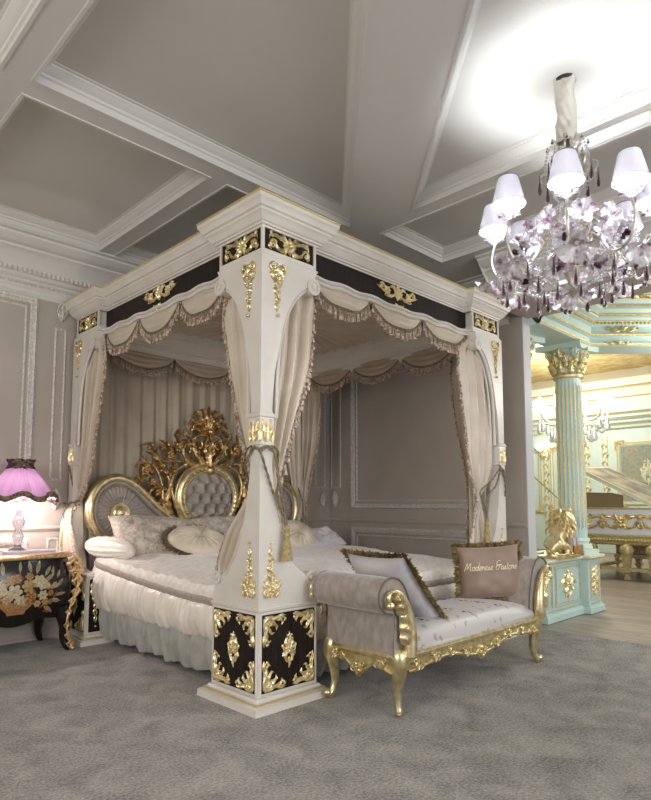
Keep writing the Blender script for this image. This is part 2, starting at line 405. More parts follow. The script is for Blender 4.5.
def orn_spray(mb, w=.35, h=.1):
    """horizontal spray of flowers, thickest in the middle"""
    rosette(mb, 0, .0, .55*h, 7, .25*h)
    leaf(mb, [(0, .1*h), (0, .5*h), (0, .85*h)], .2*h, .18*h, 2)
    for m_ in (lambda p: p, mir):
        leaf(mb, m_([(.04*w, -.1*h), (.18*w, -.36*h), (.30*w, -.12*h), (.42*w, .02*h), (.5*w, .18*h)]), .17*h, .16*h, 5)
        leaf(mb, m_([(.04*w, .1*h), (.12*w, .5*h), (.20*w, .32*h)]), .18*h, .15*h, 3)
        rosette(mb, *(m_([(.25*w, .02*h)])[0]), .34*h, 6, .18*h); rosette(mb, *(m_([(.40*w, .14*h)])[0]), .24*h, 5, .14*h)
        leaf(mb, m_([(.28*w, .1*h), (.36*w, .46*h), (.44*w, .40*h)]), .14*h, .12*h, 2)
        scroll(mb, m_([(.1*w, -.2*h), (.24*w, -.48*h), (.33*w, -.42*h), (.30*w, -.28*h)]), .07*h)
def orn_drop(mb, L_=.3, w=.06):
    """hanging pendant of leaves, from (0,0) down"""
    for m_ in (lambda p: p, mir):
        scroll(mb, m_(spiral(.4*w, -.06*L_, .38*w, .06*w, PI/2, -1.1)), .12*w)
        leaf(mb, m_([(.1*w, -.05*L_), (.55*w, -.18*L_), (.2*w, -.33*L_)]), .28*w, .16*w, 2)
    leaf(mb, [(0, 0), (.1*w, .02*L_), (0, -.15*L_)], .3*w, .16*w, 2)
    for i in range(5):
        z0 = -.18*L_-i*.15*L_; sg = 1 if i % 2 else -1; ww = w*(.55-.07*i)
        leaf(mb, [(0, z0+.06*L_), (sg*ww*.7, z0), (sg*ww*.1, z0-.12*L_)], ww*.45, ww*.4, 2)
        leaf(mb, [(0, z0+.04*L_), (-sg*ww*.5, z0-.02*L_), (-sg*ww*.2, z0-.1*L_)], ww*.35, ww*.35, 2)
    mb.ball((0, -.97*L_, .1*w), .14*w, 8, 5)

# ------------------------------------------------------------------ trimmings
def tassel_row(mb, pts, spacing=.03, drop=.075, r=.011, n=6, down=(0, 0, -1), head=.006):
    P = resample(pts, step=spacing); dn = Vector(down)
    mb.mi = 0
    mb.tube(resample(pts, step=spacing*.8), head, 5)
    mb.tube([p+Vector((0, 0, -.011)) for p in resample(pts, step=spacing*.8)], head*.7, 5)
    mb.mi = 1
    for i, p in enumerate(P):
        d = (dn+Vector((rnd.uniform(-.12, .12), rnd.uniform(-.12, .12), 0))).normalized(); k = rnd.uniform(.9, 1.12)*drop
        q = d.to_track_quat('-Z', 'Y').to_matrix()
        mb.lathe([(.0015, 0), (.003, -.25*k), (r*.55, -.32*k), (r*.62, -.42*k), (r*.35, -.5*k), (r*.95, -.75*k), (r*1.05, -k), (.0005, -.97*k)], p, n, axis=q)
def big_tassel(mb, p, L_=.16, r=.03):
    mb.ball((p[0], p[1], p[2]), r*.55, 10, 6)
    mb.lathe([(.004, 0), (r*.5, -.02), (r*.62, -.04), (r*.42, -.055), (r*.6, -.07), (r*.95, -L_), (r*.9, -L_*1.01), (.001, -L_)], p, 22,
             fn=lambda th, t: 1+.07*sin(th*11)*(t > .5))
def rope(mb, pts, r=.008):
    P = resample(cr(pts, 8), step=.012); a = []; b2 = []
    for i, p in enumerate(P):
        t = (P[min(len(P)-1, i+1)]-P[max(0, i-1)]).normalized(); u = t.cross(Vector((.2, .3, 1))).normalized(); v = t.cross(u); th = i*.75
        a.append(p+(u*cos(th)+v*sin(th))*r*.5); b2.append(p-(u*cos(th)+v*sin(th))*r*.5)
    mb.tube(a, r*.62, 6); mb.tube(b2, r*.62, 6)
def brush(mb, pts, out_fn, L_=.05, step=.004, r=.004, closed=True):
    """thick cut fringe: many little blades round a seam"""
    P = [Vector(p) for p in pts]
    Q = resample(P+([P[0]] if closed else []), step=step)
    for i, p in enumerate(Q[:-1]):
        t = (Q[i+1]-p).normalized(); o = out_fn(p).normalized()
        for k in range(3):
            d = (o+t*rnd.uniform(-.5, .5)+o.cross(t)*rnd.uniform(-.55, .55)).normalized(); l = L_*rnd.uniform(.75, 1.15)
            side = d.cross(Vector((rnd.uniform(-1, 1), rnd.uniform(-1, 1), rnd.uniform(-1, 1)))).normalized()*r
            a = p+side; b2 = p-side; c = p+d*l*.6; e = p+d*l+Vector((0, 0, -.15*l))
            mb.add([a, b2, c-side*1.2, c+side*1.2, e], [(0, 1, 2, 3), (3, 2, 4)])
def cushion(mb, T, w, h, th, n=22, pinch=.06, wr=.004, seed=0, m=None):
    """soft cushion centred at origin in frame T (u,v,n)"""
    def pt(u, v, sgn):
        a = 2*u-1; b = 2*v-1
        ed = (1-a**4)*(1-b**4); e2 = max(0, ed)**.55
        k = 1-pinch*(1-abs(a)**3)*abs(b)**2*0; x = a*w/2*(1-pinch*(1-b*b)**1*(abs(a)**3)); y = b*h/2*(1-pinch*(1-a*a)*(abs(b)**3))
        z = sgn*th/2*e2+wr*noise.noise(Vector((a*3+seed, b*3, sgn+seed)))*ed*2
        return T @ Vector((x, y, z))
    m = m or n
    mb.grid(lambda u, v: pt(u, v, 1), n, m); mb.grid(lambda u, v: pt(1-u, v, -1), n, m)
def cushion_edge(T, w, h, pinch=.06, n=14):
    out = []
    for k in range(4):
        for i in range(n):
            t = -1+2*i/n
            a, b = ((t, -1), (1, t), (-t, 1), (-1, -t))[k]
            out.append(T @ Vector((a*w/2*(1-pinch*(1-b*b)*(abs(a)**3)), b*h/2*(1-pinch*(1-a*a)*(abs(b)**3)), 0)))
    return out
# ------------------------------------------------------------------ the room
XW, YW, ZS, ZC = 3.385, 2.80, 3.42, 3.53          # side wall, head wall, beam soffit, coffer ceiling
def struct(o): o['kind'] = 'structure'; return o
mb = MB(); mb.box(-4.2, 3.30, -5.2, 2.85, -.05, 0); struct(mb.build('floor', 'carpet', smooth=False))
mb = MB(); mb.box(3.30, 14.0, -5.2, 7.2, -.06, -.006); struct(mb.build('floor_wood', 'wood_floor', smooth=False))
FH = frame((0, YW, 0), (1, 0, 0), (0, 0, 1))        # head wall face: u=x v=z n=-y
FS = frame((XW, 0, 0), (0, -1, 0), (0, 0, 1))       # side wall face: u=-y v=z n=-x
def egg(mb, T, u0, u1, v, h, r, n_, step=None):
    """leaf enrichment: row of little lumps along u"""
    step = step or r*2.1; k = int(abs(u1-u0)/step)
    for i in range(k):
        u = u0+(u1-u0)*(i+.5)/k
        vs = [(u-r, v-h, n_), (u+r, v-h, n_), (u+r*.9, v+h, n_), (u-r*.9, v+h, n_), (u, v-h*.3, n_+r*1.0), (u, v+h*.6, n_+r*.7)]
        mb.add([T @ Vector(p) for p in vs], [(0, 1, 4), (1, 2, 5, 4), (2, 3, 5), (3, 0, 4, 5)])
CROWN = [(0, 2.985), (.012, 2.985), (.018, 3.0), (.03, 3.01), (.03, 3.045), (.04, 3.05), (.04, 3.12), (.055, 3.125), (.075, 3.135),
         (.09, 3.16), (.11, 3.165), (.12, 3.19), (.15, 3.235), (.19, 3.275), (.235, 3.305), (.25, 3.31), (.25, 3.33), (.275, 3.335),
         (.30, 3.345), (.335, 3.37), (.35, 3.38), (.35, 3.40), (.39, 3.405), (.39, 3.425)]
BASEB = [(0, .17), (.012, .165), (.018, .15), (.03, .14), (.03, .03), (.04, .02), (.04, 0)]
w = MB(); w.box(-4.2, XW+.145, YW, YW+.12, 0, ZC+.05); wh = struct(w.build('wall_head', 'wall_paint', smooth=False))
w = MB(); w.box(XW, XW+.145, .083, YW, 0, ZC+.05); ws = struct(w.build('wall_side', 'wall_paint', smooth=False))
w = MB(); w.box(XW-.002, XW+.147, .071, .083, 0, 3.03); struct(w.build('trim_jamb', 'jamb', smooth=False, bevel=.003))
w = MB(); w.box(2.95, XW+.145, -5.2, .10, 3.03, ZC+.05); struct(w.build('wall_header', 'wall_paint', smooth=False))
w = MB(); w.mould([(-4.2, YW), (XW, YW), (XW, .20)], [(a, h) for a, h in CROWN], closed=False)
struct(w.build('trim_crown', 'ceiling_trim', angle=30))
w = MB(); w.mould([(2.95, .10), (2.95, -5.2)], [(a, h) for a, h in CROWN if h > 3.04]+[], closed=False)
w.mould([(XW, .10), (2.95, .10)], [(a*.35, h) for a, h in CROWN if h > 3.04], closed=False)
struct(w.build('trim_header_crown', 'ceiling_trim', angle=30))
w = MB(); egg(w, FH, -2.2, 1.0, 3.178, .024, .017, .118, .04); egg(w, FH, -2.2, 1.0, 3.085, .014, .010, .042, .022)
egg(w, frame((2.95, 0, 0), (0, -1, 0), (0, 0, 1)), -.1, 4.0, 3.178, .024, .017, .118, .04)
struct(w.build('trim_leaf_moulding', 'silver_leaf', smooth=False))
w = MB(); w.mould([(-4.2, YW), (XW, YW), (XW, .083)], BASEB, closed=False); struct(w.build('baseboard_head', 'wall_trim', angle=30))
RAIL = [(0, .925), (.01, .925), (.012, .935), (.02, .94), (.02, .955), (.012, .962), (.008, .97), (0, .97)]
w = MB(); w.mould([(-4.2, YW), (XW, YW), (XW, .083)], RAIL, closed=False); struct(w.build('trim_chair_rail', 'wall_trim', angle=30))

def panel(T, u0, u1, v0, v1, name, carved=True, k=1.):
    """raised wall panel frame: carved outer bead, fillets, inner bead"""
    path = [(u0, v0), (u1, v0), (u1, v1), (u0, v1)]                  # ccw: right = outward
    m1 = MB()
    if carved:
        prof = [(-.055, 0), (-.055, .008), (-.046, .014), (-.042, .006), (-.03, .008), (-.028, .022), (-.01, .03), (0, .02), (.004, .006), (.012, .006), (.012, 0)]
        m1.mould(path, [(a*k, h*k) for a, h in prof], T)
        prof2 = [(-.10, 0), (-.098, .009), (-.09, .013), (-.082, .009), (-.08, 0)]
        m1.mould(path, [(a*k, h*k) for a, h in prof2], T)
        o = m1.build(name, 'silver_leaf', angle=35)
    else:
        prof = [(-.022, 0), (-.020, .007), (-.012, .011), (-.004, .007), (0, .004), (0, 0)]
        m1.mould(path, prof, T); o = m1.build(name, 'silver_leaf', angle=35)
    return struct(o)
panel(FH, -1.75, -.315, 1.19, 2.985, 'trim_panel')
panel(FH, -.155, -.045, 1.365, 2.755, 'trim_panel', False)
panel(FH, -1.75, -.315, .24, .86, 'trim_panel')
panel(FH, -.155, -.045, .24, .86, 'trim_panel', False)
panel(FH, 3.12, 3.30, 1.35, 2.75, 'trim_panel', False)
panel(FS, -2.78, -2.60, 1.35, 2.75, 'trim_panel', False)
panel(FS, -2.415, -.45, 1.10, 2.80, 'trim_panel')
panel(FS, -2.415, -.45, .24, .86, 'trim_panel')
# wall ornaments above and below the narrow panels
def wall_orn(T, u, v, label):
    t = thing('wall_ornament', label, 'ornament', T @ Vector((u, v, 0)), 'carved wall ornaments')
    m1 = MB(T @ Matrix.Translation((u, v, .012)))
    for m_ in (lambda p: p, mir):
        scroll(m1, m_([(.0, .1), (.03, .06), (.045, .0), (.02, -.05)]), .012)
        leaf(m1, m_([(.005, -.06), (.03, -.02), (.02, .05)]), .02, .022, 2)
    leaf(m1, [(0, .02), (.003, .06), (0, .105)], .018, .02, 2); leaf(m1, [(0, 0), (0, -.05), (0, -.085)], .035, .03, 2)
    m1.ball((0, -.005, .02), .022, 10, 6); m1.ball((0, .1, .015), .012)
    m1.build('carved_leaf', 'silver_leaf', t)
    m1 = MB(T @ Matrix.Translation((u, v, 0))); m1.prism([(.03*cos(a)*.9, .08*sin(a)) for a in [2*PI*i/14 for i in range(14)]], 0, .014)
    m1.build('back_plate', 'silver_leaf', t)
wall_orn(FH, -.10, 2.90, 'white carved ornament above the narrow wall panel left of the bed')
wall_orn(FH, -.10, 1.19, 'white carved ornament below the narrow wall panel, beside the pink lamp')
wall_orn(FH, 3.24, 1.20, 'left of two carved ornaments low in the far room corner')
wall_orn(FS, -2.69, 1.20, 'right of two carved ornaments low in the far room corner')

# ceiling with coffers
w = MB(); w.box(-4.2, XW, -5.2, YW, ZC, ZC+.05); struct(w.build('ceiling', 'ceiling_paint', smooth=False))
def beam(pts, name='trim_beam', z0=ZS):
    m1 = MB(); m1.prism(pts, z0, ZC); return struct(m1.build(name, 'ceiling_trim', smooth=False))
def rect(x0, x1, y0, y1): return [(x0, y0), (x1, y0), (x1, y1), (x0, y1)]
beam(rect(-4.2, 1.30, .51, .67))                        # R beam
beam(rect(1.30, 2.47, .51, .67)); beam(rect(1.45, 2.47, .40, .51))
beam([(-1.315, .51), (-1.315, -2.129), (-1.155, -1.969), (-1.155, .51)]); beam(rect(-1.315, -1.155, .67, 2.41))
beam(rect(.06, .21, .67, 2.41))
beam(rect(1.45, 1.59, -5.2, .40))
beam(rect(2.47, XW, -5.2, YW)); beam(rect(-4.2, 2.47, 2.41, YW))
beam([(1.45, .51), (1.324, .51), (-1.155, -1.969), (-4.2, -5.02), (-4.2, -5.2), (-3.72, -5.2), (1.45, -.03)])
COF = [(0, ZS-.004), (-.006, ZS-.006), (.012, ZS-.006), (.012, ZS+.0), (.004, ZS+.004), (.0, ZS+.04), (-.012, ZS+.045), (-.016, ZS+.058), (-.03, ZS+.064), (-.045, ZS+.08), (-.06, ZS+.09), (-.062, ZS+.10), (-.075, ZS+.104), (-.075, ZC)]
def coffer(path):
    m1 = MB(); m1.mould(path, COF); struct(m1.build('trim_coffer', 'ceiling_trim', angle=30))
coffer(rect(-1.155, .06, .67, 2.41))
coffer(rect(-4.2, -1.315, .67, 2.41))
coffer(rect(.21, 2.47, .67, 2.41))
coffer([(-1.155, -1.969), (1.324, .51), (-1.155, .51)])
coffer([(-3.70, -5.18), (1.45, -5.18), (1.45, -.03)])
coffer(rect(1.59, 2.47, -5.1, .40))
coffer([(-4.2, .51), (-4.2, -5.0), (-1.315, -2.129), (-1.315, .51)])
# ------------------------------------------------------------------ four poster bed
SX, SY, BW = 2.82, 2.745, .455
bed = thing('four_poster_bed', 'ivory canopy bed with gold carving, dark panels and corner pillars', 'bed', (SX/2, SY/2, 0))
def mirror(mx, my):
    M = Matrix.Identity(4)
    if mx: M = Matrix.Translation((SX, 0, 0)) @ Matrix.Diagonal((-1, 1, 1, 1)) @ M
    if my: M = Matrix.Translation((0, SY, 0)) @ Matrix.Diagonal((1, -1, 1, 1)) @ M
    return M
FY = frame((0, 0, 0), (1, 0, 0), (0, 0, 1))          # outer face y=0
FX = frame((0, 0, 0), (0, -1, 0), (0, 0, 1))         # outer face x=0 (u=-y)
FXm = FX @ Matrix.Diagonal((-1, 1, 1, 1))            # u=+y
def bracket_outline_top():
    c = [(.092, 1.78), (.108, 1.95), (.14, 2.10), (.17, 2.24), (.22, 2.37), (.29, 2.475), (.36, 2.53)]
    return [(0, 1.66)]+[(.085, 1.66)]+[(p.x, p.y) for p in cr([(a, b, 0) for a, b in c], 5)]+[(.40, 2.56), (BW-.02, 2.60), (BW, 2.66), (0, 2.66)]
def bracket_outline_low():
    c = [(.36, .735), (.28, .79), (.21, .88), (.165, 1.0), (.128, 1.15), (.098, 1.33), (.080, 1.5)]
    return [(0, .55), (.455, .55), (.455, .60), (.43, .66)]+[(p.x, p.y) for p in cr([(a, b, 0) for a, b in c], 5)]+[(0, 1.5)]
def volute(mb, T, u, v, r, d0, d1, sg=1):
    """scroll roll with its axis along n, from d0 to d1"""
    prof = [(r*.98, d0), (r, d0+.006), (r*.86, d0+.014), (r*.86, d1-.014), (r, d1-.006), (r*.98, d1), (r*.62, d1), (r*.6, d1-.006), (r*.35, d1-.006), (r*.33, d1+.004), (.0001, d1+.008)]
    mb2 = MB(T @ Matrix.Translation((u, v, 0))); mb2.lathe(prof, n=22); mb.add(mb2.v, mb2.f)
def pillar(mx, my):
    M = mirror(mx, my); rear = my
    bx = .155 if rear else BW                        # rear pillars are narrow along the headboard
    P_ = bpy.data.objects.new('pillar', None); COL.objects.link(P_); P_.parent = bed; P_.matrix_parent_inverse = world(bed).inverted()
    P_.location = M @ Vector((.2, .2, 0)); P_.empty_display_size = .1
    def mk(name, m_, b, **k): return b.build(name, m_, P_, **k)
    def base_path(g): return [(-g, -g), (bx+g, -g), (bx+g, BW+g), (-g, BW+g)]
    b = MB(M); b.prism(base_path(.0), .0, .556)
    b.mould(base_path(0), [(0, .075), (.012, .072), (.02, .06), (.034, .056), (.036, .044), (.06, .04), (.062, .012), (.065, 0)])
    b.mould(base_path(0), [(0, .57), (-.01, .575), (.008, .566), (.008, .552), (.002, .548), (0, .545)])
    b.prism(base_path(-.004), .55, .57)
    mk('plinth', 'lacquer', b, angle=30)
    b = MB(M); b.mould(base_path(0), [(.034, .057), (.038, .055), (.038, .046), (.034, .044)]); mk('gold_band', 'gold_line', b)
    faces = [(FY, bx)] if not rear else []
    faces.append((FXm, BW))
    if not rear or True:
        for T, wd in ([(FY if not rear else frame((bx, BW, 0), (-1, 0, 0), (0, 0, 1)), bx), (FXm, BW)]):
            T = M @ T; i = .022
            b = MB(T); b.box(i, wd-i, .095, .53, -.002, .003)
            mk('dark_panel', 'ebony', b, smooth=False)
            b = MB(T); b.mould([(i, .095), (wd-i, .095), (wd-i, .53), (i, .53)], [(0, .003), (.003, .008), (.01, .008), (.014, .004), (.014, 0)]); mk('panel_frame', 'lacquer', b, angle=30)
            cw, ch = (wd-2*i), .435
            if wd > .3:
                for sx_ in (0, 1):
                    for sy_ in (0, 1):
                        Q = Matrix.Translation((i+.006+(cw-.012)*sx_, .101+(ch-.012)*sy_, .003)) @ Matrix.Diagonal((-1 if sx_ else 1, -1 if sy_ else 1, 1, 1))
                        b = MB(T @ Q); orn_corner(b, .125); mk('corner_carving', 'pale_gold', b, angle=60)
                b = MB(T @ Matrix.Translation((wd/2, .315, .004))); orn_center(b, .10); mk('centre_carving', 'pale_gold', b, angle=60)
            else:
                b = MB(T @ Matrix.Translation((wd/2, .49, .004))); orn_drop(b, .36, .07); mk('centre_carving', 'pale_gold', b, angle=60)
    # lower shaft
    b = MB(M); th = .09
    lo = [(u*(.5 if rear and v > .56 else 1), v) for u, v in bracket_outline_low()]; to = bracket_outline_top()
    shp = []
    if not rear: b.prism([(max(u, .0008), v) for u, v in lo], -th, 0, FY)
    b.prism([(max(u, .0008), v) for u, v in lo], -th, 0, FXm)
    if rear: b.prism([(.0008, .55), (.13, .55), (.105, 1.0), (.078, 1.5), (.0008, 1.5)], -th, 0, FY)
    b.box(.004, .078, .004, .078, .55, 1.5)
    mk('lower_shaft', 'lacquer', b, angle=30)
    for T in ([FY, FXm] if not rear else []): b = MB(M); volute(b, T, .405, .715, .042, -.10, .012); mk('volute', 'lacquer', b)
    b = MB(M)
    to = [(max(u, .0008), v) for u, v in to]
    if not rear: b.prism(to, -th, 0, FY)
    b.prism(to, -th, 0, FXm)
    if rear: b.prism([(.0008, 1.66), (.083, 1.66), (.12, 2.0), (.155, 2.66), (.0008, 2.66)], -th, 0, FY)
    b.box(.004, .083, .004, .083, 1.66, 2.66)
    # raised ribs following the inside curve of the bracket
    for T in ([FY] if not rear else [])+[FXm]:
        cur = [(p.x, p.y) for p in cr([(.135, 1.68, 0), (.138, 1.9, 0), (.155, 2.1, 0), (.185, 2.24, 0), (.235, 2.37, 0), (.30, 2.465, 0), (.375, 2.53, 0)], 6)]
        for off, n_ in ((0, -.02), (.012, -.055), (.024, -.09)):
            q = [T @ Vector((u+off*.6, v, n_)) for u, v in cur]; b.tube(q, .014, 6)
    mk('upper_shaft', 'lacquer', b, angle=30)
    for T in ([FY] if not rear else [])+[FXm]: b = MB(M); volute(b, T, .418, 2.55, .054, -.10, .016); mk('volute', 'lacquer', b)
    # capital
    b = MB(M); c = .088
    pf = [(0, 1.50), (.0, 1.505), (.007, 1.51), (.008, 1.522), (.001, 1.53), (.001, 1.56), (.005, 1.60), (.010, 1.66), (.006, 1.67), (.013, 1.676), (.013, 1.694), (.004, 1.702), (0, 1.706)]
    b.mould([(.0, .0), (c, 0), (c, c), (0, c)], pf); b.box(.002, c, .002, c, 1.5, 1.70); mk('capital', 'lacquer', b, angle=40)
    for T in (FY, FXm):
        b = MB(M @ T @ Matrix.Translation((.044, 1.527, .004)) @ Matrix.Diagonal((.88, 1.15, 1, 1)))
        for m_ in (lambda p: p, mir):
            leaf(b, m_([(.01, .01), (.022, .04), (.032, .085), (.046, .118)]), .014, .018, 3); leaf(b, m_([(.046, 0), (.05, .04), (.042, .08)]), .011, .014, 2); scroll(b, m_([(.03, .07), (.046, .10), (.04, .118), (.03, .108)]), .006)
        leaf(b, [(0, 0), (0, .05), (0, .115)], .014, .02, 3)
        mk('capital_leaves', 'pale_gold', b, angle=60)
    for T, wd in ((FY, bx), (FXm, BW)):
        if wd > .3:
            b = MB(M @ T @ Matrix.Translation((.085, .64, .002)) @ Matrix.Diagonal((1, -1, 1, 1))); orn_drop(b, .31, .075)
            b2 = MB(M @ T @ Matrix.Translation((.095, .665, .002))); rosette(b2, 0, 0, .045, 6, .02)
            for m_ in (lambda p: p, mir):
                leaf(b2, m_([(0, .0), (.05, .02), (.065, .06)]), .02, .016, 2); leaf(b2, m_([(0, 0), (.04, -.03), (.06, -.015)]), .018, .014, 2)
            b.merge(b2); mk('shaft_carving', 'pale_gold', b, angle=60)
            b = MB(M @ T @ Matrix.Translation((.12, 2.61, .002))); orn_drop(b, .32, .085); mk('bracket_carving', 'gold', b, angle=60)
    # frieze block with dark inset
    fw = BW+.005
    for T, wd in ((FY, bx if rear else fw), (FXm, fw)):
        b = MB(M @ T); b.box(.034, wd-.016, 2.705, 2.838, -.036, -.026); mk('frieze_inset', 'ebony', b, smooth=False)
        if wd > .3:
            b = MB(M @ T @ Matrix.Translation((wd/2+.010, 2.772, -.026))); orn_frieze(b, .33, .112); mk('frieze_carving', 'gold', b, angle=60)
    b = MB(M); e = .022
    fx = bx if rear else fw
    pth = [(e, e), (fx, e), (fx, fw), (e, fw)]
    b.mould(pth, [(-.006, 2.66), (.012, 2.662), (.014, 2.672), (.004, 2.68), (.002, 2.70), (.004, 2.706), (-.006, 2.706)])
    for (u, v) in pth: b.box(*((u-.006, u+.012) if u < .1 else (u-.014, u+.002)), *((v-.006, v+.012) if v < .1 else (v-.014, v+.002)), 2.68, 2.86)
    b.prism(pth[:0]+[(e+.02, e+.02), (fx-.02, e+.02), (fx-.02, fw-.02), (e+.02, fw-.02)], 2.66, 2.86)
    mk('frieze_block', 'lacquer', b, angle=30)
    return P_
for mx in (0, 1):
    for my in (0, 1): pillar(mx, my)
# cornice and friezes
e, s_, fw = .022, .095, BW+.005
bx = .16
cpath = [(e, e), (e+fw, e), (e+fw, s_), (SX-e-fw, s_), (SX-e-fw, e), (SX-e, e), (SX-e, e+fw), (SX-s_, e+fw), (SX-s_, SY-e-fw), (SX-e, SY-e-fw),
         (SX-e, SY-e), (e, SY-e), (e, SY-e-fw), (s_, SY-e-fw), (s_, e+fw), (e, e+fw)]
CORN = [(-.01, 2.838), (.004, 2.84), (.006, 2.85), (.018, 2.853), (.02, 2.864), (.03, 2.868), (.045, 2.885), (.058, 2.905), (.066, 2.91), (.066, 2.925), (.08, 2.93),
        (.085, 2.945), (.095, 2.962), (.102, 2.968), (.104, 2.988), (.104, 3.0), (-.1, 3.0)]
b = MB(); b.mould(cpath, CORN); b.box(.1, SX-.1, .1, SY-.1, 2.97, 2.995); b.build('cornice', 'lacquer', bed, angle=25)
b = MB(); b.mould(cpath, [(.103, 2.990), (.109, 2.991), (.109, 3.004), (.095, 3.004)]); b.build('cornice_gold_edge', 'gold_line', bed)
def side_frame(k):
    """frame of an entablature side: u along the side from pillar to pillar, n outward"""
    return [frame((0, s_, 0), (1, 0, 0), (0, 0, 1)), frame((s_, 0, 0), (0, -1, 0), (0, 0, 1)) @ Matrix.Diagonal((-1, 1, 1, 1)),
            frame((SX-s_, 0, 0), (0, 1, 0), (0, 0, 1)), frame((0, SY-s_, 0), (-1, 0, 0), (0, 0, 1)) @ Matrix.Diagonal((-1, 1, 1, 1))][k]
def serp(u, L0, L1):
    """serpentine lower edge of the frieze"""
    t = (u-L0)/(L1-L0); c = abs(t-.5)*2
    return 2.660+.007*cos(PI*12*(t-.5))-.012*math.exp(-((t-.5)/.08)**2)
for k in range(4):
    T = side_frame(k); LL = SX if k in (0, 3) else SY; u0, u1 = e+fw-.03, LL-e-fw+.03
    b = MB(T); N = 40; top = 2.845
    out = [(u0+(u1-u0)*i/N, serp(u0+(u1-u0)*i/N, u0, u1)) for i in range(N+1)]
    b.prism(out+[(u1, top), (u0, top)], -.03, 0); b.build('frieze_panel', 'ebony', bed, smooth=False)
    b = MB(T); pr_ = [(-.020, -.002), (-.020, .026), (-.012, .040), (.004, .042), (.010, .026), (.016, .024), (.024, .036), (.034, .030), (.036, .010), (.030, -.03)]
    b.mould(out, [(a-.0, h) for a, h in pr_], closed=False); b.build('serpentine_moulding', 'lacquer', bed, angle=35)
    if k < 2:
        b = MB(T @ Matrix.Translation(((u0+u1)/2, 2.775, .004))); orn_spray(b, .50, .10); b.build('frieze_spray', 'pale_gold', bed, angle=60)
        b = MB(T @ Matrix.Translation(((u0+u1)/2, 2.655, .018)))
        for m_ in (lambda p: p, mir):
            leaf(b, m_([(0, 0), (.05, -.01), (.09, .012)]), .018, .02, 3); leaf(b, m_([(0, 0), (.035, .02), (.05, .035)]), .014, .018, 2)
        rosette(b, 0, 0, .03, 6, .02)
        for du in (-.48, -.25, .25, .48):
            b3 = MB(b.T)
            rosette(b3, du*(u1-u0)/1.1*.9, serp((u0+u1)/2+du*(u1-u0)/1.1*.9, u0, u1)-2.655, .02, 5, .014); b3.build('rosette', 'pale_gold', bed, angle=60)
        b.build('shell_carving', 'pale_gold', bed, angle=60)
b = MB()                                             # inner side of the frieze carrying the ceiling
for x0, x1, y0, y1 in ((.12, .20, .12, SY-.12), (SX-.20, SX-.12, .12, SY-.12), (.2, SX-.2, .12, .20), (.2, SX-.2, SY-.20, SY-.12)): b.box(x0, x1, y0, y1, 2.69, 2.97)
b.build('canopy_frame', 'lacquer', bed, smooth=False)
ip = [(.2, .2), (SX-.2, .2), (SX-.2, SY-.2), (.2, SY-.2)]
b = MB(); b.mould(ip, [(0, 2.60), (-.02, 2.60), (-.025, 2.62), (-.03, 2.66), (-.05, 2.665), (-.055, 2.70), (-.07, 2.71), (-.09, 2.74), (-.115, 2.76), (-.12, 2.79), (-.15, 2.80), (-.155, 2.84)])
b.build('inner_cornice', 'lacquer', bed, angle=25)
cx, cy = SX/2, SY/2; b = MB(); N = 96; ring = []
for i in range(N):
    a = 2*PI*i/N; r = min((cx-.2)/max(1e-6, abs(cos(a))), (cy-.2)/max(1e-6, abs(sin(a)))); ring.append((cx+r*cos(a), cy+r*sin(a), r, a))
vs = []
for i, (x, y, r, a) in enumerate(ring):
    z = 2.845 if i % 2 else 2.815
    vs.append((x, y, z)); vs.append((cx+.15*cos(a), cy+.15*sin(a), z+.03))
vs.append((cx, cy, 2.87)); fs = [(2*i, 2*((i+1) % N), 2*((i+1) % N)+1, 2*i+1) for i in range(N)]+[(2*i+1, 2*((i+1) % N)+1, 2*N) for i in range(N)]
b.add(vs, fs); b.build('pleated_ceiling', 'satin', bed, smooth=False)

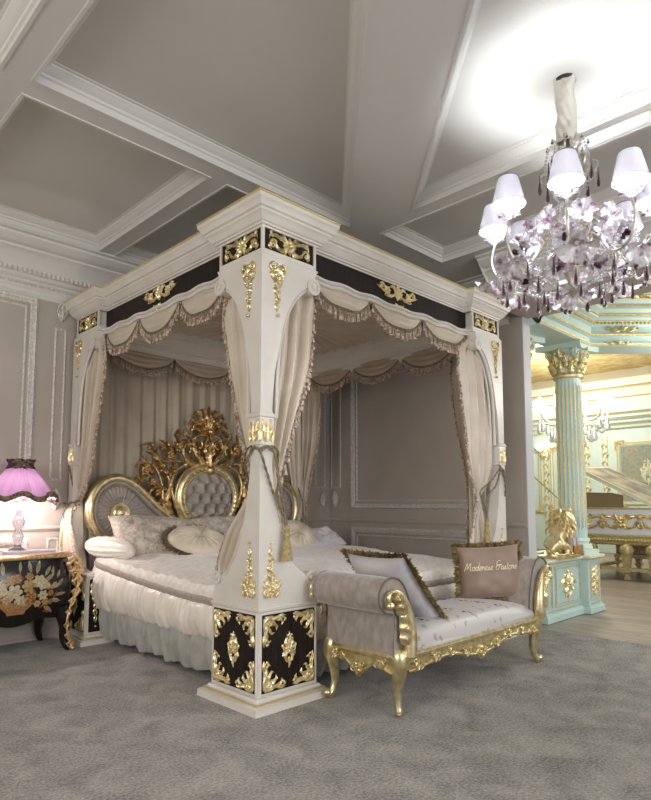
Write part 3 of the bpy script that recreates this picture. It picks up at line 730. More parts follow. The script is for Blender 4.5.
# headboard --------------------------------------------------------------------
HX, HY = 1.345, 2.60
hb = bpy.data.objects.new('headboard', None); COL.objects.link(hb); hb.parent = bed; hb.matrix_parent_inverse = world(bed).inverted(); hb.location = (HX, HY, .5)
TH = frame((HX, HY, 0), (1, 0, 0), (0, 0, 1))
lobe = [(.02, .93), (-.10, .90), (-.20, .915)] 
lob = [(-.30, .96), (-.42, 1.02), (-.58, 1.14), (-.70, 1.25), (-.82, 1.345), (-.96, 1.395), (-1.08, 1.37), (-1.18, 1.28), (-1.225, 1.14), (-1.21, 1.0), (-1.15, .9), (-1.05, .82)]
for sg in (1, -1):
    F_ = TH if sg > 0 else TH @ Matrix.Diagonal((-1, 1, 1, 1))
    c = cr([(a, z, .03) for a, z in lob], 8)
    b = MB(F_); b.tube(c, .044, 10); b.tube([p+Vector((0, 0, .035)) for p in c], .017, 6); b.build('scroll_frame', 'gold', hb)
    cc = Vector((-.93, 1.10, 0))
    inner = [p.lerp(cc, .12) for p in c]
    b = MB(F_); n = len(inner)
    def fan(u, v):
        p = inner[min(n-1, int(round(u*(n-1))))]; q = p.lerp(Vector((-.95, 1.07, 0)), v)
        bulge = .05*sin(PI*min(1, v*1.15))**.7 + .008*sin(u*PI*52)*(1-v)*min(1, v*8)
        return (q.x, q.y, .012+bulge)
    b.grid(fan, (n-1)*1, 10)
    b.build('pleated_upholstery', 'headboard_fabric', hb)
    bd = [p.lerp(cc, .15) for p in c]; b = MB(F_); b.tube([Vector((p.x, p.y, .05)) for p in bd], .014, 6)
    bd2 = [p.lerp(cc, .22)+Vector((0, 0, .03)) for p in c]
    for q in resample(bd2, step=.022): b.ball((q.x, q.y, .058), .009, 6, 4)
    sp = [(p[0], p[1], .07) for p in spiral(-.95, 1.07, .20, .03, -.4, 1.3, 40)]
    for q in resample(sp[:26], step=.02): b.ball(q, .008, 6, 4)
    b.build('bead_trim', 'headboard_fabric', hb)
    b = MB(F_ @ Matrix.Translation((-.95, 1.07, .05))); b.lathe([(.10, 0), (.095, .02), (.07, .018), (.06, .035), (.035, .03), (.03, .05), (.0001, .055)], n=24); b.build('gold_boss', 'gold', hb)
b = MB(TH)                                           # oval cartouche
def ov(a, r=1.): return (.335*r*cos(a)*(1+.06*sin(a)), 1.21+.325*r*sin(a))
N = 48
b.tube([(*ov(2*PI*i/N), .06) for i in range(N)], .042, 10, closed=True)
b.tube([(*ov(2*PI*i/N, 1.09), .045) for i in range(N)], .022, 8, closed=True)
b.tube([(*ov(2*PI*i/N, .87), .085) for i in range(N)], .012, 6, closed=True)
for q in range(40): a = 2*PI*q/40; x, z = ov(a, .94); b.ball((x, z, .105), .012, 6, 4)
b.build('oval_frame', 'gold', hb)
TU = [(i*.125+(.0625 if j % 2 else 0), 1.21+j*.105) for j in range(-3, 4) for i in range(-3, 4)]
def tuft(u, v):
    a = 2*PI*u; x, z = ov(a, v*.9)
    d = min(math.hypot(x-p, (z-q)) for p, q in TU); h = .05*(1-v**4)+.085*min(1, d/.06)**.8*(1-v**6)
    # diagonal creases between buttons
    s1 = 1-abs(((x/.125+(z-1.21)/.21) % 1)-.5)*2; s2 = 1-abs(((x/.125-(z-1.21)/.21) % 1)-.5)*2
    h += .07*(min(s1, .3)+min(s2, .3))
    return (x, z, .0+h)
b = MB(TH); b.grid(lambda u, v: tuft(u, max(.001, v)), 110, 44, wu=True); b.build('tufted_panel', 'headboard_fabric', hb)
b = MB(TH)
for p, q in TU:
    if ((p/.30)**2+((q-1.21)/.29)**2) < .85: b.ball((p, q, .056), .010, 8, 5)
b.build('buttons', 'headboard_fabric', hb)
# carved crest
CR = MB(TH @ Matrix.Translation((0, 0, .035)))
M2 = (lambda p: p, mir)
for m_ in M2:
    L_ = lambda p, w_, l_=3, h_=.05, bs=.012: leaf(CR, m_(p), w_, h_, l_, base=bs)
    SCR = lambda p, r_: scroll(CR, m_([(q.x, q.y) for q in cr([(a_, b_, 0) for a_, b_ in p], 6)]), r_)
    # shell-like top
    L_([(.01, 1.92), (.03, 2.04), (.07, 2.13), (.11, 2.12)], .034); L_([(.02, 1.92), (.08, 2.02), (.15, 2.09), (.19, 2.05)], .036)
    L_([(.02, 1.90), (.11, 1.98), (.20, 2.01), (.235, 1.95)], .036); L_([(.02, 1.88), (.12, 1.92), (.20, 1.92), (.22, 1.86)], .034)
    SCR([(.01, 1.90), (.05, 2.02), (.10, 2.06), (.11, 2.01), (.08, 2.0)], .014); SCR([(.02, 1.88), (.10, 1.95), (.17, 1.96), (.17, 1.91), (.14, 1.91)], .014)
    SCR([(.02, 1.87), (.10, 1.86), (.16, 1.83), (.14, 1.79), (.11, 1.81)], .015)
    # lyre neck
    SCR([(.02, 1.52), (.10, 1.60), (.175, 1.70), (.16, 1.79), (.09, 1.80), (.08, 1.75), (.11, 1.73)], .026)
    L_([(.03, 1.56), (.12, 1.64), (.17, 1.72), (.13, 1.79)], .034, 4)
    L_([(.01, 1.60), (.05, 1.70), (.035, 1.80), (.0, 1.88)], .03, 4)
    SCR([(.12, 1.53), (.24, 1.58), (.30, 1.67), (.27, 1.75), (.21, 1.73), (.22, 1.68)], .022)
    L_([(.06, 1.53), (.18, 1.56), (.27, 1.62), (.30, 1.70)], .036, 4)
    L_([(.20, 1.74), (.26, 1.80), (.30, 1.80)], .024, 2); L_([(.18, 1.72), (.20, 1.80), (.25, 1.84)], .022, 2)
    SCR([(.36, 1.12), (.43, 1.32), (.38, 1.48), (.27, 1.55)], .026)
    for (fx_, fz_, fr_) in ((.35, 1.72, .068), (.44, 1.64, .055), (.27, 1.87, .042), (.52, 1.71, .045), (.60, 1.62, .042), (.71, 1.47, .06), (.62, 1.37, .052), (.56, 1.27, .045), (.52, 1.50, .045), (.77, 1.40, .035), (.66, 1.70, .03)):
        rosette(CR, fx_ if m_((( 1, 0),))[0][0] > 0 else -fx_, fz_, fr_, 6, fr_*.8)
    L_([(.42, 1.05), (.48, 1.20), (.44, 1.34), (.48, 1.46)], .05, 5); L_([(.47, 1.44), (.55, 1.55), (.62, 1.64), (.70, 1.66)], .034, 4)
    L_([(.46, 1.42), (.40, 1.52), (.40, 1.60)], .03, 3); L_([(.48, 1.30), (.58, 1.33), (.64, 1.30), (.66, 1.24)], .034, 3); L_([(.44, 1.16), (.54, 1.19), (.60, 1.13)], .034, 3)
    L_([(.62, 1.44), (.70, 1.53), (.77, 1.55), (.80, 1.50)], .026, 3); L_([(.70, 1.42), (.78, 1.36), (.79, 1.30)], .026, 3); L_([(.56, 1.55), (.62, 1.54), (.66, 1.49)], .024, 2)
    L_([(.42, 1.66), (.48, 1.76), (.56, 1.78)], .024, 3); L_([(.60, 1.66), (.66, 1.74), (.74, 1.72)], .022, 3); L_([(.33, 1.76), (.38, 1.84), (.36, 1.90)], .022, 2)
    SCR([(.40, 1.0), (.50, 1.15), (.52, 1.33), (.58, 1.48), (.66, 1.56), (.72, 1.60)], .018); SCR([(.32, 1.58), (.42, 1.58), (.52, 1.58), (.60, 1.66)], .014)
    L_([(.02, 1.5), (.10, 1.53), (.20, 1.50), (.28, 1.44)], .04, 4)
leaf(CR, [(0, 1.95), (0, 2.08), (0, 2.17)], .03, .05, 3, base=.012); leaf(CR, [(0, 1.46), (0, 1.60), (0, 1.82)], .06, .07, 4, base=.012)
CR.ball((0, 1.50, .05), .05, 12, 8); CR.ball((0, 1.90, .05), .034, 10, 7)
CR.build('carved_crest', 'old_gold', hb, angle=60, solid=.004)
b = MB(); b.box(.16, SX-.16, 2.63, 2.66, .35, 1.05); b.build('back_rail', 'lacquer', hb, smooth=False)
for sg in (1, -1):
    F_ = TH if sg > 0 else TH @ Matrix.Diagonal((-1, 1, 1, 1))
    b = MB(F_ @ Matrix.Translation((-1.12, .80, .02)))
    scroll(b, spiral(0, 0, .09, .015, -.5, 1.3), .026); leaf(b, [(-.05, -.05), (.06, -.16), (.02, -.30)], .06, .05, 4); leaf(b, [(.0, .05), (.08, -.02), (.12, -.12)], .05, .04, 3)
    b.build('scroll_foot', 'old_gold', hb, angle=60)
# ------------------------------------------------------------------ curtains
def curtain(label, axis, off, inner, outer, folds, amp, cloth='satin', group='gathered bed curtains', fringe=True, tie=None, rows=70, n_out=-1, sh=0., tassel=None, cords=(), fs=(.030, .068, .012), lift=0.):
    """drape in the plane axis=off; inner/outer rails [(h,z)...] descending; tie z where it is gathered"""
    inner = [(p.x, p.y) for p in cr([(a, z, 0) for a, z in inner], 6)]; outer = [(p.x, p.y) for p in cr([(a, z, 0) for a, z in outer], 6)]
    z1 = max(inner[0][1], outer[0][1]); z0 = min(inner[-1][1], outer[-1][1]); nc = folds*10
    def P(s, t):
        # both rails are followed by fraction so the hem may slant
        def at(pl, t):
            k = t*(len(pl)-1); i = min(len(pl)-2, int(k)); f = k-i; return pl[i][0]+(pl[i+1][0]-pl[i][0])*f, pl[i][1]+(pl[i+1][1]-pl[i][1])*f
        hi, zi = at(inner, t); ho, zo = at(outer, t)
        wd = abs(hi-ho); z = zo+(zi-zo)*s
        g = math.exp(-((z-tie)/.16)**2) if tie else 0
        a = amp*(1-.62*g)*min(1, .35+wd*2.2)*(.6+.4*min(1, t*5))
        ph = 2*PI*folds*(s+.05*sin(3*z+1))
        fo = sin(ph)+.32*sin(2*ph+1.3+z)+.2*sin(.5*ph+2*z)
        h = ho+(hi-ho)*(s+.22/folds/2*sin(ph+1.2)*(1-abs(2*s-1)))
        d = off-lift*max(0, min(1, (1.25-z)/.25))+n_out*(a*fo*(1-.35*(s > .97)))+n_out*g*.01+sh*sin(PI*s)*(1-t)
        return (d, h, z) if axis == 'x' else (h, d, z)
    t_ = thing('bed_curtain', label, 'curtain', P(.5, 0), group)
    b = MB(); b.grid(P, nc, rows); b.build('drape', cloth, t_, angle=180)
    if fringe:
        b = MB(); tassel_row(b, [Vector(P(1, i/60)) for i in range(61)], spacing=fs[0], drop=fs[1], r=fs[2], down=(0, 0, -1))
        b.build('tassel_fringe', ['gold_silk' if cloth == 'satin_dark' else 'fringe', 'fringe'], t_)
    for c in cords:
        b = MB(); rope(b, c, .008); b.build('tieback_cord', 'cord', t_)
    if tassel:
        b = MB(); big_tassel(b, tassel, .185, .038); b.build('tieback_tassel', 'gold_silk', t_)
    return t_
# front corner pillar, foot side and long side
curtain('right-hand curtain at the front corner pillar, opening towards the foot of the bed', 'y', .075,
        [(.455, 2.60), (.505, 2.50), (.495, 2.3), (.469, 2.09), (.42, 1.93), (.357, 1.78), (.29, 1.60), (.243, 1.42), (.20, 1.28), (.185, 1.21), (.20, 1.11), (.225, 1.02), (.26, .92), (.285, .80), (.25, .70)],
        [(.10, 2.62), (.09, 2.45), (.07, 2.3), (.06, 2.1), (.05, 1.95), (.04, 1.78), (.04, 1.60), (.04, 1.45), (.05, 1.32), (.07, 1.22), (.06, 1.12), (.05, 1.02), (.05, .92), (.05, .80), (.05, .70)],
        4, .030, tie=1.30, n_out=1, fs=(.040, .085, .017), tassel=(.172, -.04, 1.02),
        cords=([(.0, -.012, 1.49), (.06, -.018, 1.50), (.12, -.015, 1.48), (.15, .02, 1.40), (.17, .03, 1.30), (.12, -.01, 1.22), (.16, -.03, 1.10), (.172, -.04, 1.03)],
               [(-.012, .12, 1.40), (-.014, .05, 1.49), (-.012, -.012, 1.47), (.03, -.02, 1.36), (.09, -.02, 1.22), (.14, -.035, 1.13), (.172, -.04, 1.03)],
               [(.0, -.014, 1.47), (.05, -.02, 1.50), (.10, -.02, 1.44), (.12, -.02, 1.32), (.15, -.02, 1.2), (.172, -.04, 1.03)]))
curtain('left-hand curtain at the front corner pillar, framing the long side of the bed', 'x', .085,
        [(.44, 2.60), (.49, 2.50), (.489, 2.37), (.456, 2.24), (.401, 1.98), (.331, 1.71), (.276, 1.55), (.207, 1.39), (.175, 1.29), (.23, 1.17), (.33, 1.00), (.41, .86), (.43, .78), (.41, .74)],
        [(.10, 2.62), (.09, 2.5), (.08, 2.37), (.07, 2.2), (.05, 1.95), (.04, 1.72), (.04, 1.58), (.05, 1.42), (.06, 1.30), (.08, 1.20), (.13, 1.04), (.20, .88), (.27, .79), (.30, .74)],
        3, .028, tie=1.30, n_out=-1, lift=.075, cords=([(-.014, .0, 1.48), (-.016, .07, 1.50), (-.01, .13, 1.46), (.03, .17, 1.36), (.08, .18, 1.28), (.12, .1, 1.27)],))
curtain('curtain gathered at the pillar beside the pink lamp', 'x', .06,
        [(2.24, 2.60), (2.19, 2.46), (2.19, 2.3), (2.239, 2.14), (2.334, 1.84), (2.424, 1.57), (2.50, 1.42), (2.545, 1.34), (2.66, 1.16), (2.62, 1.06), (2.52, .9), (2.40, .66)],
        [(2.62, 2.62), (2.63, 2.46), (2.64, 2.3), (2.645, 2.14), (2.65, 1.84), (2.67, 1.62), (2.69, 1.42), (2.71, 1.30), (2.735, 1.17), (2.76, 1.06), (2.77, .9), (2.79, .66)],
        4, .028, tie=1.17, n_out=-1, lift=.10, fs=(.034, .075, .014), tassel=(-.03, 2.72, .985),
        cords=([(-.014, 2.73, 1.50), (-.02, 2.66, 1.42), (.02, 2.68, 1.22), (-.05, 2.71, 1.1), (-.03, 2.72, .99)], [(.04, 2.60, 1.19), (-.04, 2.66, 1.16), (-.04, 2.74, 1.17)]))
curtain('curtain gathered at the foot pillar nearest the mint room', 'y', .075,
        [(2.36, 2.60), (2.23, 2.5), (2.215, 2.42), (2.252, 2.15), (2.307, 1.79), (2.339, 1.54), (2.404, 1.35), (2.465, 1.22), (2.41, 1.08), (2.37, .93), (2.33, .80), (2.33, .66)],
        [(2.70, 2.62), (2.72, 2.5), (2.73, 2.4), (2.75, 2.15), (2.76, 1.79), (2.74, 1.54), (2.66, 1.35), (2.54, 1.22), (2.56, 1.08), (2.60, .93), (2.65, .80), (2.66, .66)],
        4, .028, tie=1.21, n_out=1, fs=(.034, .075, .014), tassel=(2.44, -.03, 1.02),
        cords=([(2.82, -.01, 1.36), (2.74, -.016, 1.48), (2.62, -.02, 1.32), (2.50, -.01, 1.23), (2.44, -.03, 1.15), (2.44, -.03, 1.02)],
               [(2.70, -.016, 1.50), (2.78, -.016, 1.38), (2.80, -.01, 1.26), (2.82, .02, 1.2)], [(2.72, -.018, 1.49), (2.56, -.01, 1.36), (2.43, .02, 1.27), (2.41, -.01, 1.19), (2.44, -.03, 1.1)]))
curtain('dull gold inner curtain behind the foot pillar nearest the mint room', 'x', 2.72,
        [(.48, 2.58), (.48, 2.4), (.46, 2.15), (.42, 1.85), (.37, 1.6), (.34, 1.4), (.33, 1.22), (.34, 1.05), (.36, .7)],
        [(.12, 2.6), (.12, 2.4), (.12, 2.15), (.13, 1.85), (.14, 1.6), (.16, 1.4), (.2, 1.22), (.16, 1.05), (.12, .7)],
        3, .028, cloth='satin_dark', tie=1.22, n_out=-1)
curtain('far inner curtain gathered beside the room corner', 'x', 2.70,
        [(2.27, 2.56), (2.28, 2.45), (2.26, 2.28), (2.30, 1.97), (2.353, 1.756), (2.42, 1.56), (2.489, 1.36), (2.51, 1.19), (2.52, 1.08), (2.50, .9), (2.46, .62)],
        [(2.66, 2.6), (2.66, 2.45), (2.66, 2.28), (2.66, 1.97), (2.665, 1.756), (2.67, 1.56), (2.675, 1.36), (2.68, 1.19), (2.68, 1.08), (2.68, .9), (2.68, .62)],
        4, .03, cloth='satin', tie=1.2, n_out=-1, tassel=(2.64, 2.49, .98), cords=([(2.66, 2.70, 1.45), (2.62, 2.58, 1.36), (2.62, 2.50, 1.2), (2.64, 2.49, 1.0)],))
curtain('far curtain hanging in front of the headboard end by the room corner', 'y', 2.56,
        [(2.36, 2.58), (2.36, 2.3), (2.40, 2.0), (2.44, 1.7), (2.5, 1.4), (2.54, 1.2), (2.52, 1.0), (2.46, .62)],
        [(2.68, 2.6), (2.68, 2.3), (2.68, 2.0), (2.68, 1.7), (2.68, 1.4), (2.68, 1.2), (2.68, 1.0), (2.68, .62)],
        3, .025, cloth='satin', tie=1.2, n_out=1, fringe=False)
# pleated back curtain
t_ = thing('back_curtain', 'pleated taupe curtain hanging flat behind the headboard', 'curtain', (SX/2, 2.70, 2.6))
b = MB()
def bc(u, v):
    x = .12+(SX-.24)*u; z = 2.62-2.2*v
    ph = u*PI*34+.5*sin(u*23)+.25*sin(v*4+u*9)
    return (x, 2.70-.018*(sin(ph)+.35*sin(2.1*ph+.7))*(.75+.25*v), z)
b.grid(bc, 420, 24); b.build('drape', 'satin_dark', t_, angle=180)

# ------------------------------------------------------------------ swag valances
def valance(label, T, nodes, top, depth, cloth, drop, fringe_mats, group='swag valances', out=.035, nsw=None):
    """nodes: u positions where swags meet; top(u)->v of the hanging line"""
    mid = (nodes[0]+nodes[-1])/2
    t_ = thing('swag_valance', label, 'valance', T @ Vector((mid, top(mid), 0)), group)
    for a, c in zip(nodes, nodes[1:]):
        def P(s, t, a=a, c=c):
            u = a+(c-a)*s; dp = depth*(1-(2*s-1)**2)**.8*t + .03*t
            # cloth narrows slightly towards its hem and bellies out
            u = u+(a+(c-a)/2-u)*.06*t
            v = top(u)-dp
            rip = sin(t*PI*5.5+.6)*(.4+.6*sin(PI*s))
            n_ = out*sin(PI*s)**.6*(.25+.9*t*(1.3-t)) + .007*rip*sin(PI*s)+.004
            return T @ Vector((u, v, n_))
        b = MB(); b.grid(P, 30, 26); b.build('swag', cloth, t_, angle=180)
        b = MB(); tassel_row(b, [P(i/40, 1) for i in range(41)], spacing=.026, drop=drop, r=.0115); b.build('tassel_fringe', fringe_mats, t_)
    for a in []:
        b = MB()
        def J(s, t, a=a): return T @ Vector((a+(s-.5)*.05*(1.2-.6*t), top(a)-.02-.13*t, .02+.012*cos(s*PI*4)*(1-t)+.012))
        b.grid(J, 12, 6); b.build('swag_tail', cloth, t_, angle=180)
        b = MB(); tassel_row(b, [J(i/4, 1) for i in range(5)], spacing=.014, drop=drop*.95, r=.009); b.build('tail_fringe', fringe_mats, t_)
    return t_
u0, u1 = .47, SX-.47
valance('cream swag valance of three festoons over the foot of the bed', side_frame(0), [.50, 1.09, 1.72, 2.36], lambda u: serp(u, u0, u1)-.004, .115, 'satin', .085, ['cord', 'fringe'], out=.04)
u1 = SY-.47
valance('cream swag valance of three festoons over the long side of the bed, facing the lamp', side_frame(1), [.48, 1.06, 1.68, 2.26], lambda u: serp(u, u0, u1)-.004, .145, 'satin', .085, ['cord', 'fringe'], out=.04)
TB = frame((0, SY-.215, 0), (1, 0, 0), (0, 0, 1))
valance('shaded swag valance above the headboard', TB, [.25, .915, 1.60, 2.25, 2.6], lambda u: 2.60, .115, 'satin_dark', .075, ['cord', 'fringe'], out=.03)  # shade under the canopy put into the darker satin
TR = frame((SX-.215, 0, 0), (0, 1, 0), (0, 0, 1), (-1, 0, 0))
valance('shaded swag valance under the canopy on the side of the panelled wall', TR, [.35, 1.0, 1.68, 2.35], lambda u: 2.66, .135, 'satin_dark', .085, ['cord', 'fringe'], out=.03)  # darker satin carries the inner side's shade in its colour

# ------------------------------------------------------------------ mattress and bedding
def rrect(x0, x1, y0, y1, rf, rb, n=14, pts_side=26):
    """rounded rectangle ccw; rf radius at foot (y0), rb at head"""
    P = []
    def arc(cx, cy, r, a0): return [(cx+r*cos(a0+PI/2*i/n), cy+r*sin(a0+PI/2*i/n)) for i in range(n+1)]
    P += arc(x1-rf, y0+rf, rf, -PI/2); P += arc(x1-rb, y1-rb, rb, 0); P += arc(x0+rb, y1-rb, rb, PI/2); P += arc(x0+rf, y0+rf, rf, PI)
    return [Vector((p[0], p[1], 0)) for p in P]
BX0, BX1, BY0, BY1 = .115, SX-.115, .13, 2.56
OUT = resample(rrect(BX0, BX1, BY0, BY1, .50, .30)+[rrect(BX0, BX1, BY0, BY1, .50, .30)[0]], n=1100)[:-1]
NO = len(OUT)
def outn(i): d = (OUT[(i+1) % NO]-OUT[i-1]).normalized(); return Vector((d.y, -d.x, 0))
cen = Vector((SX/2, 1.35, 0))
def ring_surface(mb, rows, fn, k=1):
    """fn(i, j) -> (offset outward, z)"""
    N = NO*k
    def P(u, v):
        i = int(round(u*NO)) % NO; o, z = fn(i/NO, v); q = OUT[i]+outn(i)*o
        return (q.x, q.y, z)
    mb.grid(P, NO, rows, wu=True)
def hl(y): return .12*max(0, min(1, (y-.7)/1.7))**1.5
def zt(x, y): return .705+.5*hl(y)+.02*noise.noise(Vector((x*2.2, y*2.2, 1)))+.010*noise.noise(Vector((x*7, y*7, 3)))+.03*max(0, y-1.9)
mat_t = thing('mattress', 'mattress with padded base between the pillars, under the coverlet', 'mattress', (SX/2, 1.35, 0))
b = MB(); ring_surface(b, 6, lambda u, v: (-.10, .12+.5*v)); b.prism([(p.x+(cen.x-p.x)*.08, p.y+(cen.y-p.y)*.08) for p in OUT], .12, .60); b.build('mattress_body', 'lacquer', mat_t)
sk = thing('bed_skirt', 'grey satin skirt gathered round the bed base, nearly touching the carpet', 'bed skirt', (SX/2, 1.35, .03))
b = MB()
def skf(u, v):
    ph = 2*PI*u*58+1.5*sin(2*PI*u*13); z = .50-.455*v
    f1 = sin(ph+1.3*sin(v*3+u*50)); f2 = sin(ph*2.3+v*6+2*sin(u*90))
    return (-.045+.055*sin(PI*v)**.8+.018*f1*(.3+v)+.010*f2*sin(v*PI*2.5), z+.010*sin(ph*.5)*v)
ring_surface(b, 22, skf); b.build('satin_skirt', 'skirt_satin', sk, angle=180)
cv = thing('coverlet', 'ivory brocade coverlet with taupe band and deep ruffled edge', 'coverlet', (SX/2, 1.35, .7))
b = MB()
def top(u, v):
    i = int(round(u*NO)) % NO; e_ = OUT[i]+outn(i)*(.01)
    q = e_.lerp(cen, v**1.0) if v > 0 else e_
    edge = (1-v)**7
    return (q.x, q.y, zt(q.x, q.y)-(.075-.4*hl(q.y))*edge+.006*sin(u*NO*.33)*edge)
b.grid(top, NO, 24, wu=True)
def edge_(u, v):
    i = int(round(u*NO)) % NO; q = OUT[i]+outn(i)*.01; z0 = zt(q.x, q.y)-.075+.4*hl(q.y)+.006*sin(u*NO*.33); z1 = .556+hl(q.y)
    return (.010+.022*sin(v*PI/2), z0+(z1-z0)*v)
ring_surface(b, 6, edge_)
b.build('brocade_top', 'coverlet', cv, angle=180)
b = MB(); ring_surface(b, 4, lambda u, v: (.032+.010*sin(PI*v), .560+hl(OUT[int(round(u*NO)) % NO].y)-.052*v+.002*sin(u*300))); b.build('taupe_band', 'coverlet_band', cv, angle=180)
b = MB()
def ruf(u, v):
    ph = 2*PI*u*118+2.2*sin(u*2*PI*17)+1.3*sin(u*2*PI*41)+v*.8*sin(u*2*PI*23)
    sc2 = abs(sin(u*PI*34+.5*sin(u*2*PI*9))); h_ = hl(OUT[int(round(u*NO)) % NO].y); z = .512+h_-(.212+h_+.016*sc2+.006*sin(ph))*v
    am = (.006+.011*v)*(.7+.5*sin(u*2*PI*31))
    return (.030+.034*sin(PI*min(1, v*1.1))**.7+am*sin(ph)+am*.45*sin(2.7*ph+3*v)+.010*sc2*sin(PI*v)-.02*(v > .97), z)
ring_surface(b, 18, ruf); b.build('ruffle', 'ruffle', cv, angle=180)

# ------------------------------------------------------------------ pillows on the bed
def tilt_frame(p, yaw, lean, roll=0):
    """cushion frame: u horizontal along yaw direction, v up leaning back by 'lean' radians, n towards the viewer"""
    u = Vector((cos(yaw), sin(yaw), 0)); n = Vector((sin(yaw), -cos(yaw), 0)); z = Vector((0, 0, 1))
    v = z*cos(lean)-n*sin(lean); n2 = u.cross(v)
    if roll: R_ = Matrix.Rotation(roll, 3, n2); u = R_ @ u; v = R_ @ v
    return frame(p, u, v, n2)
def pillow(name, label, cat, T, w_, h_, th_, m_, group=None, piping=None, seed=1, band=None):
    t_ = thing(name, label, cat, T @ Vector((0, -h_/2, 0)), group)
    b = MB(); cushion(b, T, w_, h_, th_, 26, wr=.018, seed=seed); b.build('cover', m_, t_, angle=180)
    if piping:
        b = MB(); b.tube(cushion_edge(T, w_, h_), .007, 6, closed=True); b.build('piping', piping, t_)
    if band:
        b = MB()
        T2 = T @ Matrix.Translation((-w_*.26, 0, 0))
        def bd(u, v, s_):
            a = 2*(u*.07+.21)-1; c = 2*v-1; ed = (1-a**4)*(1-c**4)
            return T @ Vector((a*w_/2, c*h_/2*(1-.06*(1-a*a)*abs(c)**3), s_*(th_/2*max(0, ed)**.55+.006)))
        b.grid(lambda u, v: bd(u, v, 1), 4, 26); b.build('ribbon_band', band, t_, angle=180)
    return t_
pillow('bed_pillow', 'large taupe brocade pillow with satin band leaning on the left headboard scroll', 'pillow', tilt_frame((.56, 2.14, .865), -.10, .85, -.12), .80, .46, .22, 'pillow_brocade', 'bed pillows', 'gold_satin', 3, 'gold_satin')
pillow('bed_pillow', 'brocade pillow leaning on the headboard under the tufted oval', 'pillow', tilt_frame((1.32, 2.22, .865), .0, .85, .04), .66, .42, .22, 'pillow_brocade', 'bed pillows', 'gold_satin', 5)
pillow('bed_pillow', 'brocade pillow at the right side of the headboard, half hidden by the pillar', 'pillow', tilt_frame((1.95, 2.26, .88), .05, .75, .02), .62, .44, .22, 'pillow_brocade', 'bed pillows', 'gold_satin', 6)
# ruched bolster at the left head corner
t_ = thing('bolster', 'white ruched bolster at the head corner nearest the chest', 'bolster', (.22, 2.30, .72))
b = MB()
def bol(u, v):
    a = 2*PI*u; yy = 2.52-.62*v; e_ = max(0, sin(PI*v))**.35; r = .095*e_*(1+.05*sin(u*PI*26+v*5)+.03*sin(v*38))
    return (.10+.10*v+r*cos(a), yy, .80-.03*v+r*sin(a))
b.grid(bol, 60, 40, wu=True); b.build('cover', 'ruffle', t_, angle=180)
# cream round cushion with a centre button and a brush fringe
def round_cushion(label, T, rx, ry, th_, m_, fr, cat='cushion'):
    t_ = thing('round_cushion', label, cat, T @ Vector((0, -ry, 0)))
    b = MB()
    def P(u, v, s_):
        a = 2*PI*u; r = v; pl = .010*sin(a*18)*sin(PI*r**.6)
        z = s_*(th_/2*(1-r**3)**.55*(.45+.55*min(1, r/.28)**.6)+pl*(1-r**4))
        return T @ Vector((rx*r*cos(a), ry*r*sin(a), z))
    b.grid(lambda u, v: P(u, v, 1), 108, 16, wu=True); b.grid(lambda u, v: P(1-u, v, -1), 108, 16, wu=True); b.build('cover', m_, t_, angle=180)
    b = MB(T @ Matrix.Translation((0, 0, th_*.24))); b.ball((0, 0, 0), .014, 10, 6, (1, 1, .6)); b.build('button', m_, t_)
    if fr:
        b = MB(); ed = [T @ Vector((rx*cos(2*PI*i/70), ry*sin(2*PI*i/70), 0)) for i in range(70)]; c0 = T @ Vector((0, 0, 0))
        brush(b, ed, lambda p: p-c0, .062, .0035, .004); b.build('brush_fringe', fr, t_, smooth=False)
    return t_
round_cushion('round cream satin cushion with gathered centre and brown fringe, in front of the pillows', tilt_frame((.80, 1.86, .83), .0, 1.05), .29, .22, .17, 'gold_satin', 'cord')
round_cushion('ivory satin cushion with gathered centre, right of the front pillar', tilt_frame((2.05, 1.95, .83), .05, .75), .25, .20, .16, 'gold_satin', None)
pillow('bed_pillow', 'small lilac-white pillow lying at the far right side of the bed', 'pillow', tilt_frame((2.40, 1.95, .79), -.2, 1.1, .1), .46, .34, .14, 'lilac_satin', 'bed pillows', None, 9)
# ------------------------------------------------------------------ upholstered bench
bench = thing('bench', 'gilded bench with rolled velvet arms and brocade seat at the foot of the bed', 'bench', (1.34, -.33, 0))
X0, X1, YF, YB = .440, 2.19, -.63, -.07; XM = (X0+X1)/2
def bx_(o, name, m_, **k): return o.build(name, m_, bench, **k)
# seat cushion
b = MB()
def seat(u, v):
    a = 2*u-1; c = 2*v-1; ed = ((1-abs(a)**6)*(1-abs(c)**5))**.4
    return (XM+a*(XM-X0-.10), (YF+YB)/2+c*(YB-YF)/2*.99, .355+.10*ed+.02*(1-a*a)*ed)
b.grid(seat, 60, 26)
b.mould([(X0+.10, YF+.003), (X1-.10, YF+.003), (X1-.10, YB), (X0+.10, YB)], [(0, .32), (.004, .34), (0, .36)])
bx_(b, 'seat_cushion', 'seat_brocade', angle=180)
b = MB(); b.box(X0+.08, X1-.08, YF+.015, YB-.015, .28, .365); bx_(b, 'seat_box', 'seat_brocade', smooth=False)
def sprigs():
    b = MB()
    for k, (x, y) in enumerate([(.86, -.50), (.83, -.38), (.80, -.26), (1.26, -.54), (1.23, -.42), (1.20, -.30), (1.17, -.18), (1.66, -.54), (1.63, -.42), (1.60, -.30), (1.57, -.18)]):
        a = (x-XM)/(XM-X0-.10); c = (y-(YF+YB)/2)/((YB-YF)/2); ed = ((1-abs(a)**6)*(1-abs(c)**5))**.4; z = .355+.10*ed+.02*(1-a*a)*ed+.001
        b.T = Matrix.Translation((x, y, z)); b.lathe([(.014, 0), (.011, .002), (.0001, .002)], n=7)
        for q in range(6): b.box(-.006+.012*sin(q*2.2), .004+.012*sin(q*2.2), -.05+q*.018, -.042+q*.018, 0, .0018)
    b.T = None; return b
